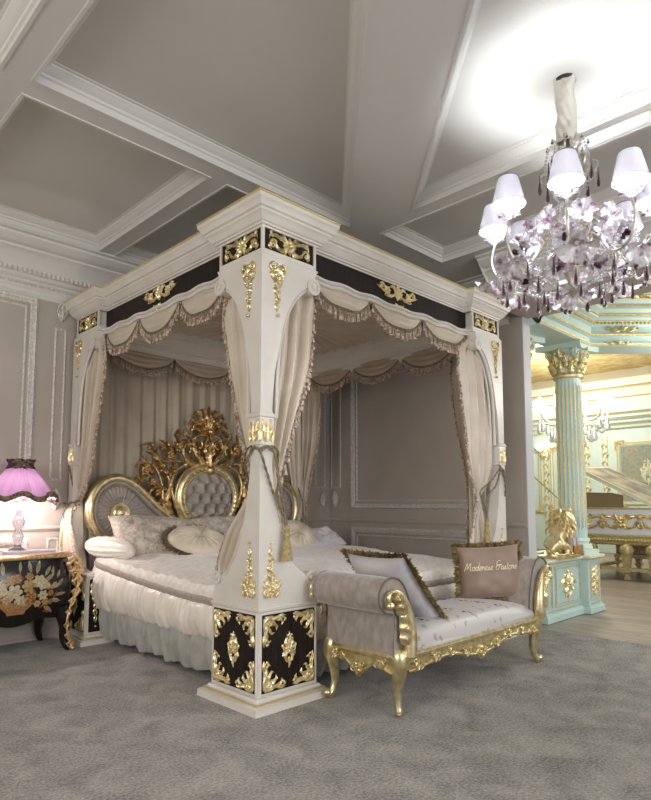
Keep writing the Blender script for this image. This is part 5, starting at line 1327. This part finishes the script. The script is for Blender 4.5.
# ------------------------------------------------------------------ mint room
def S(name, m_, b, **k): return struct(b.build(name, m_, **k))
GX = 12.5
FW = frame((GX, 0, 0), (0, -1, 0), (0, 0, 1))        # far wall facing -x: u=-y
b = MB(); b.box(GX, GX+.1, -5.2, 7.2, 0, 4.3); S('wall_far', 'mint', b, smooth=False)
b = MB(); b.box(XW+.145, GX, 7.1, 7.2, 0, 4.3); S('wall_mint_left', 'mint', b, smooth=False)
b = MB(); b.box(XW+.145, GX, -5.2, 7.1, 4.25, 4.3); S('ceiling_gold', 'gold_leaf_ceiling', b, smooth=False)
b = MB(); b.prism([(XW+.145, -5.2), (9.96, -5.2), (4.78, -.02+.0), (4.78, .3), (XW+.145, .3)], 3.46, 3.52); S('ceiling_mint', 'mint', b, smooth=False)
b = MB(); b.mould([(GX, 7.1), (GX, -5.2)], [(0, 2.86), (.06, 2.88), (.08, 2.94), (.16, 2.98), (.18, 3.05), (.30, 3.08), (.32, 3.16), (.40, 3.2)], closed=False); S('trim_far_cornice', 'mint_pale', b, angle=30)
b = MB(); b.mould([(GX, 7.1), (GX, -5.2)], [(.38, 3.2), (.42, 3.22), (.42, 3.5), (.36, 3.75), (.30, 3.8), (.30, 4.0), (.0, 4.25)], closed=False); S('trim_far_cove', 'cove_white', b, angle=30)
b = MB()
for h, a_ in ((2.885, .07), (2.99, .17), (3.1, .31), (3.2, .41), (3.54, .42), (3.8, .34)): b.tube([(GX-a_-.01, 7.1, h), (GX-a_-.01, -5.2, h)], .014, 6)
S('trim_far_gilding', 'mint_gold', b)
def gframe(T, u0, u1, v0, v1, name='trim_mint_panel', w_=.05):
    b = MB(); b.mould([(u0, v0), (u1, v0), (u1, v1), (u0, v1)], [(-w_, 0), (-w_*.9, .02), (-w_*.5, .03), (-w_*.3, .01), (0, .035), (w_*.2, .0)], T); S(name, 'mint_cream', b, angle=30)
    b = MB(T)
    for q in (-w_*1.3, w_*.0):
        b.tube([(u0-q, v0-q, .03), (u1+q, v0-q, .03), (u1+q, v1+q, .03), (u0-q, v1+q, .03)], .009, 6, closed=True)
    for (cu_, cv_, su, sv) in ((u0, v1, 1, -1), (u1, v1, -1, -1), (u0, v0, 1, 1), (u1, v0, -1, 1)):
        o_ = MB(T @ Matrix.Translation((cu_-su*.05, cv_-sv*.05, .03)) @ Matrix.Diagonal((su, sv, 1, 1))); orn_corner(o_, .17); b.v += o_.v and [Vector(T.inverted() @ p) for p in []]
        k = len(b.v); b.v += o_.v; b.f += [tuple(i+k for i in f) for f in o_.f]; b.m += [0]*len(o_.f)
    S('trim_mint_gilding', 'mint_gold', b, angle=60)
gframe(FW, -2.45, -1.0, 1.12, 2.55)
gframe(FW, -2.45, -1.0, .2, .95); gframe(FW, -4.05, -3.5, .95, 2.5); gframe(FW, -4.9, -4.3, .95, 2.5); gframe(FW, -5.9, -5.1, .95, 2.5)
for u in (-2.72, -3.15, -3.32, -4.17, -5.0):
    b = MB(FW)
    b.box(u-.045, u+.045, .3, 2.75, 0, .02); S('trim_mint_strip', 'mint_pale', b, smooth=False)
    b = MB(FW)
    for q in range(11):
        z = 2.55-q*.2; sg = 1 if q % 2 else -1
        leaf(b, [(u-.01*sg, z), (u+.06*sg, z-.06), (u+.01*sg, z-.17)], .035, .03, 3, base=.02); leaf(b, [(u, z-.02), (u-.045*sg, z-.08), (u-.02*sg, z-.13)], .025, .03, 2, base=.02)
    b.tube([(u-.05, .3, .02), (u-.05, 2.75, .02), (u+.05, 2.75, .02), (u+.05, .3, .02)], .006, 5, closed=True)
    S('trim_mint_gilding', 'mint_gold', b, angle=60)
t_ = thing('tapestry', 'grey-green patterned tapestry framed on the far mint wall behind the piano', 'tapestry', (GX-.03, 1.72, 1.3))
b = MB(FW); b.box(-2.36, -1.08, 1.22, 2.46, .004, .018); b.build('woven_cloth', 'tapestry', t_, smooth=False)
b = MB(FW @ Matrix.Translation((-1.80, 1.85, .016))); orn_center(b, .30); b.build('woven_medallion', 'mint_cream', t_, angle=60)
# entablature and mint ceiling near the opening
E0, E1 = (XW+.115, -.02), (4.78, -.02)
path = [E0, E1, (E1[0]+3.2, E1[1]-3.2)]
EP = [(0, 2.96), (.03, 2.965), (.035, 3.0), (.015, 3.01), (.015, 3.06), (.05, 3.07), (.055, 3.10), (.04, 3.11), (.04, 3.18), (.08, 3.20), (.10, 3.24), (.14, 3.26), (.15, 3.31), (.20, 3.34), (.22, 3.40), (.28, 3.43), (.29, 3.47)]
b = MB(); b.mould(path, EP, closed=False); b.mould(path, [(0, 2.96), (-.36, 2.96), (-.36, 3.47)], closed=False); S('trim_entablature', 'mint', b, angle=25)
b = MB()
for a_, h in ((.035, 2.985), (.055, 3.085), (.098, 3.225), (.15, 3.29), (.215, 3.37), (.285, 3.44)):
    b.mould(path, [(a_-.004, h-.012), (a_+.006, h-.01), (a_+.006, h+.008), (a_-.004, h+.01)], closed=False)
T1 = frame((0, E1[1]-.04, 0), (1, 0, 0), (0, 0, 1)); dd = Vector((1, -1, 0)).normalized(); T2 = frame((E1[0]+.04*-.4, E1[1]-.05, 0), dd, (0, 0, 1))
for q in range(4): o_ = MB(T2 @ Matrix.Translation((.35+q*.62, 3.145, .01))); orn_spray(o_, .42, .07); b.add(o_.v, o_.f)
for q in range(5): o_ = MB(T2 @ Matrix.Translation((.3+q*.62, 2.99, -.01))); orn_spray(o_, .36, .05); b.add(o_.v, o_.f)
for T, L_ in ((T1, 0), (T2, 1)):
    u0_, u1_ = (3.6, 4.78) if not L_ else (.05, 4.0); k = int((u1_-u0_)/.045)
    for i in range(k): p = T @ Vector((u0_+i*.045, 3.21, .05)); b.ball(p, .016, 6, 4)
S('trim_entablature_gilding', 'mint_gold', b, angle=60)
FC = frame((0, 0, 3.458), (1, 0, 0), (0, -1, 0))     # ceiling face, n down
b = MB(); b.mould([(4.45, -.9), (6.2, -.9), (6.2, -3.4), (4.45, -3.4)], [(0, 3.46), (.0, 3.40), (-.06, 3.38), (-.10, 3.41), (-.16, 3.42), (-.18, 3.46)]); b.box(XW+.145, 4.05, -5.2, -.3, 3.36, 3.46); S('trim_mint_coffer', 'mint', b, angle=30)
b = MB()
for q, h in ((0, 3.40), (.07, 3.385), (.13, 3.42)): b.mould([(4.45, -.9), (6.2, -.9), (6.2, -3.4), (4.45, -3.4)], [(-q-.015, h+.004), (-q-.012, h-.014), (-q+.012, h-.014), (-q+.015, h+.004)])
for i in range(9):
    o_ = MB(frame((3.80, -.55-i*.5, 3.358), (0, -1, 0), (1, 0, 0), (0, 0, -1))); orn_spray(o_, .46, .16); b.add(o_.v, o_.f)
o_ = MB(frame((4.75, -.55, 3.456), (1, -.2, 0), (-.2, -1, 0), (0, 0, -1))); orn_spray(o_, .6, .13); b.add(o_.v, o_.f)
o_ = MB(frame((4.2, -.5, 3.456), (1, 1, 0), (1, -1, 0), (0, 0, -1))); orn_spray(o_, .4, .12); b.add(o_.v, o_.f)
S('trim_mint_coffer_gilding', 'mint_gold', b, angle=60)
# columns
def column(label, x, y, r=.148, z0=.60):
    t_ = thing('column', label, 'column', (x, y, z0), 'fluted mint columns')
    b = MB(Matrix.Translation((x, y, 0))); b.box(-r*1.35, r*1.35, -r*1.35, r*1.35, z0, z0+.05)
    b.lathe([(r*1.3, z0+.05), (r*1.34, z0+.075), (r*1.28, z0+.10), (r*1.1, z0+.11), (r*1.08, z0+.13), (r*1.18, z0+.15), (r*1.12, z0+.175), (r, z0+.18)], n=32); b.build('column_base', 'mint_pale', t_, angle=30)
    b = MB(Matrix.Translation((x, y, 0))); n = 20
    b.lathe([(r, z0+.18), (r, z0+.25), (r*.99, z0+.28), (r*.93, 2.50), (r*.92, 2.56), (r*.93, 2.58)], n=n*8, fn=lambda th, t: 1-(.085*max(0, sin(th*n))**.8 if .25 < t < .75 else 0))
    b.build('fluted_shaft', 'mint', t_, angle=50)
    b = MB(Matrix.Translation((x, y, 0)))
    for k in range(n):
        a = 2*PI*(k+.75)/n; b.tube([(r*1.0*cos(a), r*1.0*sin(a), z0+.29), (r*.945*cos(a), r*.945*sin(a), 2.49)], .0055, 5)
    b.build('flute_gilding', 'mint_gold', t_)
    b = MB(Matrix.Translation((x, y, 0))); b.lathe([(r*.95, 2.575), (r*1.12, 2.585), (r*1.14, 2.61), (r*.98, 2.62), (r*.95, 2.635)], n=32); b.build('gilt_collar', 'mint_gold', t_)
    b = MB(Matrix.Translation((x, y, 0))); b.lathe([(r*.93, 2.62), (r*.95, 2.75), (r*1.1, 2.87), (r*1.25, 2.90)], n=32)
    ab = [(-.26, -.26), (-.13, -.215), (0, -.205), (.13, -.215), (.26, -.26), (.215, -.13), (.205, 0), (.215, .13), (.26, .26), (.13, .215), (0, .205), (-.13, .215), (-.26, .26), (-.215, .13), (-.205, 0), (-.215, -.13)]
    b.prism(ab, 2.90, 2.96)
    for k in range(4):
        a = PI/4+k*PI/2
        for s_ in (-1, 1):
            T = Matrix.Translation((.20*cos(a), .20*sin(a), 2.85)) @ Matrix.Rotation(a+s_*.35, 4, 'Z') @ Matrix.Rotation(PI/2, 4, 'X')
            o_ = MB(T); scroll(o_, spiral(0, 0, .062, .008, PI*.9, -1.4), .018); b.add(o_.v, o_.f)
    b.build('capital_bell', 'mint', t_, angle=40)
    b = MB(Matrix.Translation((x, y, 0)))
    for row, (z, hh, n_, rr) in enumerate(((2.63, .12, 10, 1.0), (2.70, .15, 10, 1.03), (2.80, .10, 8, 1.2))):
        for k in range(n_):
            a = 2*PI*(k+.5*(row % 2))/n_; rad = Vector((cos(a), sin(a), 0)); T = frame(rad*r*rr, Vector((-sin(a), cos(a), 0)), (0, 0, 1), rad)
            o_ = MB(T)
            vs = []
            leaf(o_, [(0, 0), (0, hh*.6), (0, hh)], .042, .035, 3, base=.004)
            o_.v = [p+rad*(.05*max(0, (p.z-z0*0)/hh)**2) for p in o_.v]; o_.ball((0, hh, .05), .02, 7, 5)
            b.add([p+Vector((0, 0, z)) for p in o_.v], o_.f)
    b.build('capital_leaves', 'mint_gold', t_, angle=60)
column('mint fluted column with gilt Corinthian capital standing on the mint cabinet', 4.63, .17)
column('mint column almost hidden behind the white wall end', 3.80, .42)
# cabinet
cab = thing('low_cabinet', 'pale mint cabinet with gold carving and cream top, beside the room opening', 'cabinet', (4.1, .2, 0))
fp = [(XW+.16, .0), (4.40, .0), (4.40, -.07), (4.72, -.07), (4.72, .55), (XW+.16, .55)]
b = MB(); b.prism(fp, .0, .565); b.mould(fp, [(0, .09), (.012, .085), (.014, .07), (.03, .055), (.035, .0)]); b.build('cabinet_body', 'mint_cabinet', cab, smooth=False)
b = MB(); b.prism(fp, .56, .58); b.mould(fp, [(0, .555), (.015, .562), (.03, .575), (.045, .58), (.045, .60), (.035, .607), (-.1, .607)]); b.prism([(p[0], p[1]) for p in fp], .58, .606); b.build('cabinet_top', 'mint_cream', cab, angle=30)
T = frame((0, 0, 0), (1, 0, 0), (0, 0, 1))
for (u0_, u1_, yy, s_) in ((XW+.18, 3.69, 0, .0), (3.76, 4.36, 0, .135), (4.45, 4.68, -.07, .12)):
    T = frame((0, yy-.001, 0), (1, 0, 0), (0, 0, 1)); b = MB(T)
    for q in (0, .025): b.tube([(u0_+q, .13+q, 0), (u1_-q, .13+q, 0), (u1_-q, .53-q, 0), (u0_+q, .53-q, 0)], .0045, 6, closed=True)
    b.tube([(u0_, .10, .012), (u1_, .10, .012)], .004, 6)
    b.build('gilt_line', 'mint_gold', cab)
    if s_:
        b = MB(T @ Matrix.Translation(((u0_+u1_)/2, .33, .0)))
        orn_center(b, s_*1.25)
        if s_ > .13:
            for m_ in M2:
                leaf(b, m_([(.02, .02), (.12, .04), (.20, .0)]), .034, .02, 3); leaf(b, m_([(.02, -.03), (.09, -.07), (.12, -.03)]), .028, .02, 3); leaf(b, m_([(.02, .05), (.08, .10), (.12, .07)]), .028, .02, 3)
                scroll(b, m_([(.05, .0), (.11, .05), (.14, .03)]), .008); scroll(b, m_([(.03, -.05), (.07, -.12), (.03, -.10)]), .008)
        else:
            for m_ in M2: leaf(b, m_([(.0, .08), (.045, .11), (.035, .16)]), .022, .018, 3); leaf(b, m_([(.0, -.06), (.045, -.1), (.035, -.16)]), .022, .018, 3)
        b.build('gold_carving', 'pale_gold', cab, angle=60)
# lion statue: sits in profile, looking to +x / right
lion = thing('lion_statue', 'gilded seated lion statue on top of the mint cabinet', 'statue', (3.98, .08, .607))
def skin(name, m_, parent, vs, es, rad, sub=2, root=0):
    me = bpy.data.meshes.new(name); me.from_pydata(vs, es, []); me.materials.append(MATS[m_])
    o = bpy.data.objects.new(name, me); COL.objects.link(o); o.parent = parent; o.matrix_parent_inverse = world(parent).inverted()
    sk_ = o.modifiers.new('Skin', 'SKIN'); sk_.use_smooth_shade = True
    for i, r in enumerate(rad): me.skin_vertices[0].data[i].radius = (r, r)
    me.skin_vertices[0].data[root].use_root = True
    sb = o.modifiers.new('Sub', 'SUBSURF'); sb.levels = sub; sb.render_levels = sub
    return o
lx, ly, lz = 3.88, .05, .618
me_ = bpy.data.meshes.new('body'); 
vs = [(0, 0, .12), (.06, 0, .19), (.13, 0, .27), (.20, 0, .35), (.25, 0, .41), (.31, 0, .41), (.35, 0, .395),
      (.19, .05, .24), (.24, .06, .12), (.25, .06, .03), (.30, .06, .02), (.19, -.05, .24), (.25, -.06, .12), (.26, -.06, .03), (.31, -.06, .02),
      (.02, .08, .12), (.10, .10, .09), (.07, .10, .03), (.15, .10, .02), (.02, -.08, .12), (.10, -.10, .09), (.07, -.10, .03), (.15, -.10, .02), (-.07, 0, .06), (-.10, -.05, .03), (-.04, -.12, .03), (.02, -.14, .04)]
es = [(0, 1), (1, 2), (2, 3), (3, 4), (4, 5), (5, 6), (2, 7), (7, 8), (8, 9), (9, 10), (2, 11), (11, 12), (12, 13), (13, 14), (0, 15), (15, 16), (16, 17), (17, 18), (0, 19), (19, 20), (20, 21), (21, 22), (0, 23), (23, 24), (24, 25), (25, 26)]
ra = [.065, .07, .075, .07, .055, .042, .026, .036, .024, .02, .022, .036, .024, .02, .022, .045, .04, .022, .02, .045, .04, .022, .02, .018, .011, .01, .016]
skin('lion_body', 'pale_gold', lion, [(lx+x, ly+y, lz+z) for x, y, z in vs], es, ra)
me_.user_clear() if False else None
b = MB(Matrix.Translation((lx, ly, lz)))
for i in range(110):
    a = rnd.uniform(0, 2*PI); h = rnd.uniform(-1, 1); rr = (1-h*h)**.5
    p = Vector((.195+.095*rr*cos(a), .095*rr*sin(a), .345+.135*h))
    if p.x > .262 and p.z > .33: continue
    d = Vector((rr*cos(a), rr*sin(a), h*.4-.5)).normalized(); s_ = d.cross(Vector((0, 0, 1))).normalized()
    b.tube([p-d*.01, p+d*.022+s_*.008, p+d*.045-s_*.006+Vector((0, 0, -.014)), p+d*.055+Vector((0, 0, -.03))], [.014, .016, .011, .003], 6)
b.build('mane', 'pale_gold', lion)
b = MB(Matrix.Translation((lx, ly, lz)))
for s_ in (-1, 1): b.ball((.315, s_*.032, .432), .009, 8, 6); b.ball((.26, s_*.055, .475), .022, 8, 6); b.ball((.352, s_*.016, .385), .016, 8, 6); b.ball((.325, s_*.028, .445), .012, 8, 5)
b.ball((.372, 0, .40), .014, 8, 6); b.ball((.345, 0, .36), .018, 8, 6)
b.build('face', 'pale_gold', lion)
b = MB(); b.box(lx-.15, lx+.34, ly-.13, ly+.15, .608, .632); b.build('statue_base', 'gold', lion, smooth=False, bevel=.006)
# acrylic box with cards
bxt = thing('card_box', 'amber acrylic box beside the lion statue on the mint cabinet', 'box', (4.26, .02, .607))
b = MB(); x0, x1, y0, y1, z0, z1 = 4.16, 4.40, -.03, .09, .608, .72
b.box(x0, x1, y0, y0+.006, z0, z1); b.box(x0, x1, y1-.006, y1, z0, z1); b.box(x0, x0+.006, y0, y1, z0, z1); b.box(x1-.006, x1, y0, y1, z0, z1); b.box(x0, x1, y0, y1, z0, z0+.006); b.build('box_walls', 'acrylic', bxt, smooth=False)
for i, (m_, lab) in enumerate((('card_blue', 'leaflet with a blue edge standing in the amber box'), ('card_white', 'white leaflet standing in the amber box'), ('card_red', 'rose leaflet standing in the amber box'))):
    b = MB(); b.box(4.175+.07*i, 4.235+.07*i, .0+.01*i, .03+.01*i, .615, .79); b.build('leaflet', m_, smooth=False, label=lab, cat='leaflet')

# piano
pn = thing('grand_piano', 'white grand piano with gold garlands and painted open lid in the mint room', 'piano', (8.2, .4, 0))
PX, PY1, PY0 = 7.6, 1.55, -1.2
FP = frame((PX, 0, 0), (0, -1, 0), (0, 0, 1))
case = [(PX, PY1), (PX, PY0), (PX+.5, PY0-.15), (PX+1.2, PY0+.3), (PX+1.5, PY0+1.4), (PX+1.6, PY1)]
b = MB(); b.prism(case, .66, 1.08); b.build('piano_case', 'white_gloss', pn, smooth=False, bevel=.01)
b = MB(); b.mould([(PX, PY1), (PX, PY0)], [(0, .52), (.02, .54), (.02, .57), (.05, .58), (.05, .62), (.02, .63), (.03, .66), (0, .68)], closed=False)
b.prism(case, .52, .66)
for i in range(60): b.ball((PX-.055, PY1-.02-i*.045, .60), .018, 6, 4)
b.tube([(PX-.01, PY1, 1.08), (PX-.01, PY0, 1.08)], .012, 6); b.build('gilt_moulding', 'cream_gold', pn, angle=30)
b = MB(FP)
for i in range(5):
    o_ = MB(FP @ Matrix.Translation((-1.25+i*.55, .87, .003))); orn_frieze(o_, .62, .22)
    k = len(b.v); b.v += o_.v; b.f += [tuple(q+k for q in f) for f in o_.f]; b.m += [0]*len(o_.f)
b.build('gold_garland', 'gold', pn, angle=60)
# lid tilted up
A = Vector((PX-.05, 1.42, 1.80)); B_ = Vector((PX-.05, -1.2, .98+.35)); 
b = MB(); l0 = Vector((PX, 1.35, 1.74)); l1 = Vector((PX, -.9, .55+.0)); 
l1 = Vector((PX, .15, 1.10)); n_ = (Vector((1.3, .0, .06)));
P4 = [l0, l1, l1+n_, l0+n_]; th = Vector((0, 0, -.06))
b.add(P4+[p+th for p in P4], [(0, 1, 2, 3), (7, 6, 5, 4), (0, 4, 5, 1), (1, 5, 6, 2), (2, 6, 7, 3), (3, 7, 4, 0)]); b.build('piano_lid', 'mint_cream', pn, smooth=False)
b = MB(); dn = (P4[1]-P4[0]).cross(n_).normalized()*.004; dn = dn if dn.z > 0 else -dn
q4 = [l0.lerp(l1, .04)+n_*.04, l0.lerp(l1, .96)+n_*.04, l0.lerp(l1, .96)+n_*.96, l0.lerp(l1, .04)+n_*.96]; b.add([p+dn for p in q4], [(0, 1, 2, 3)]); b.build('lid_painting', 'lid_art', pn, smooth=False)
b = MB(); b.tube([(PX+.2, 1.45, 1.08), (PX+.1, 1.30, 1.70)], .018, 8); b.tube([(PX, 1.5, 1.08), (PX, 2.1, 1.62)], .012, 6); b.build('lid_prop', 'cream_gold', pn)
b = MB(); b.prism([(-1.45, 1.08), (-.70, 1.08), (-.70, 1.28), (-.85, 1.32), (-1.45, 1.34)], .02, .05, FP @ Matrix.Translation((0, 0, -.15))); b.build('music_desk', 'olive_board', pn, smooth=False)
for (x, y) in ((7.55, .62), (7.55, .25), (7.55, 1.15), (8.9, .9), (8.7, -.4)):
    b = MB(Matrix.Translation((x, y, 0)))
    b.lathe([(.04, 0), (.055, .02), (.05, .05), (.04, .06), (.045, .10), (.075, .12), (.075, .14), (.05, .15), (.06, .20), (.085, .36), (.09, .38), (.06, .40), (.10, .44), (.11, .47), (.10, .50), (.08, .52)], n=4, axis=Matrix.Rotation(PI/4, 3, 'Z'))
    b.ball((0, 0, .45), .10, 10, 6); b.build('leg', 'cream_gold', pn, angle=40)
b = MB(); b.box(7.5, 7.62, .2, 1.2, .14, .19); b.box(7.5, 8.9, 1.12, 1.2, .14, .19); b.build('stretcher', 'cream_gold', pn, smooth=False)
pb = thing('piano_bench', 'gilt bench with pink upholstery seen between the piano legs', 'bench', (8.9, .7, 0))
b = MB(); b.box(8.7, 9.2, .1, 1.2, .30, .46); b.build('seat', 'upholstery_pink', pb, bevel=.02)
b = MB(); b.box(8.68, 9.22, .08, 1.22, .24, .30); b.build('seat_frame', 'cream_gold', pb, smooth=False)
for (x, y) in ((8.72, .12), (8.72, 1.18), (9.18, .12), (9.18, 1.18)):
    b = MB(Matrix.Translation((x, y, 0))); b.lathe([(.025, 0), (.03, .05), (.02, .08), (.035, .2), (.04, .25)], n=10); b.build('leg', 'cream_gold', pb)
# second chandelier: white glass
c2 = thing('glass_chandelier', 'glowing white glass chandelier behind the mint column', 'chandelier', (7.9, 1.45, 4.25))
QX, QY = 7.9, 1.52
b = MB(); b.tube([(QX, QY, 2.5), (QX, QY, 4.25)], .02, 8); b.lathe([(.0001, 2.2), (.06, 2.3), (.1, 2.45), (.05, 2.6), (.04, 2.9), (.08, 3.0), (.03, 3.1)], (QX, QY, 0), 14); b.build('stem', 'mint_cream', c2)
for k in range(10):
    a = 2*PI*k/10; r = .58; c, s_ = cos(a), sin(a)
    b = MB(); b.tube(cr([(QX+.04*c, QY+.04*s_, 2.6), (QX+.25*c, QY+.25*s_, 2.5), (QX+.5*c, QY+.5*s_, 2.55), (QX+r*c, QY+r*s_, 2.72)], 6), .014, 6); b.build('arm', 'mint_cream', c2)
    b = MB(); gflower(b, (QX+r*c, QY+r*s_, 2.70), .11, (0, 0, 1), 6); b.build('glass_cup', 'glow_glass', c2)
    b = MB(); b.ball((QX+r*c, QY+r*s_, 2.86), .05, 10, 8, (1, 1, 1.5)); b.build('bulb', 'cove_light', c2)
    b = MB(); drop_piece(b, (QX+(r-.05)*c, QY+(r-.05)*s_, 2.6), .26, .05); b.build('glass_drop', 'crystal', c2)
    b = MB(); drop_piece(b, (QX+.33*c, QY+.33*s_, 2.48), .3, .05); b.build('glass_drop', 'crystal', c2)
    b = MB(); drop_piece(b, (QX+.16*c, QY+.16*s_, 2.38), .3, .05); b.build('glass_drop', 'crystal', c2)
sc_ = thing('wall_sconce', 'small white globe lamp on the far mint wall, left of the column', 'lamp', (GX-.1, 4.22, 2.5))
b = MB(); b.ball((GX-.22, 4.22, 2.56), .10, 14, 10); b.build('globe', 'cove_light', sc_); b = MB(); b.tube(cr([(GX, 4.22, 2.35), (GX-.15, 4.22, 2.30), (GX-.22, 4.22, 2.46)], 6), .02, 8); b.ball((GX-.01, 4.22, 2.35), .06, 10, 6); b.build('bracket', 'mint_gold', sc_)

# ------------------------------------------------------------------ light and camera
def area(name, loc, tgt, sx_, sy_, e_, col=(1, 1, 1)):
    l = bpy.data.lights.new(name, 'AREA'); l.shape = 'RECTANGLE'; l.size = sx_; l.size_y = sy_; l.energy = e_; l.color = col
    o = bpy.data.objects.new(name, l); COL.objects.link(o); o.location = loc; o.rotation_euler = (Vector(tgt)-Vector(loc)).to_track_quat('-Z', 'Y').to_euler(); return o
area('offscreen_fill', (.2, -6.8, 2.3), (.9, 0, 1.2), 4.0, 2.4, 180, (.94, .965, 1.))  # unseen soft fill added behind the camera, no window built
area('offscreen_fill', (-5.2, -1.8, 2.2), (.5, .8, 1.2), 3.0, 2.2, 120, (1., .96, .90))  # second added fill, warmer, out of view to the left
area('mint_room_ceiling_light', (7.0, -2.8, 3.2), (6.0, -.5, .5), 1.5, 1.5, 90, (1., .97, .9))
point((QX-.1, QY-.1, 3.2), 120, (1., .96, .86), .3, 'glass_chandelier_light')
point((5.4, -1.2, 2.6), 40, (1., .97, .92), .2, 'mint_room_light')
point((10.2, 3.0, 3.3), 200, (1., .95, .86), .4, 'mint_room_light')  # added below the gold ceiling to brighten it, no fixture
W = bpy.data.worlds.new('World'); SC.world = W; W.use_nodes = True
W.node_tree.nodes['Background'].inputs[0].default_value = (.86, .85, .84, 1); W.node_tree.nodes['Background'].inputs[1].default_value = .42
cam = bpy.data.cameras.new('camera'); co = bpy.data.objects.new('camera', cam); COL.objects.link(co); SC.camera = co
f_, yw, pt, ppy = 605.2, .7909, .0874, 449.14
co.location = (-2.1908, -2.7546, 1.1745)
fw_ = Vector((cos(yw)*cos(pt), sin(yw)*cos(pt), sin(pt))); rt = Vector((sin(yw), -cos(yw), 0)); up = rt.cross(fw_)
co.matrix_world = Matrix(((rt.x, up.x, -fw_.x, co.location.x), (rt.y, up.y, -fw_.y, co.location.y), (rt.z, up.z, -fw_.z, co.location.z), (0, 0, 0, 1)))
cam.sensor_fit = 'VERTICAL'; cam.sensor_height = 24.; cam.lens = f_*24./800; cam.shift_y = (ppy-400)/800; cam.shift_x = 0; cam.clip_start = .05
vs_ = SC.view_settings; vs_.view_transform = 'Standard'; vs_.look = 'None'; vs_.gamma = 1; vs_.exposure = .1; vs_.use_curve_mapping = False
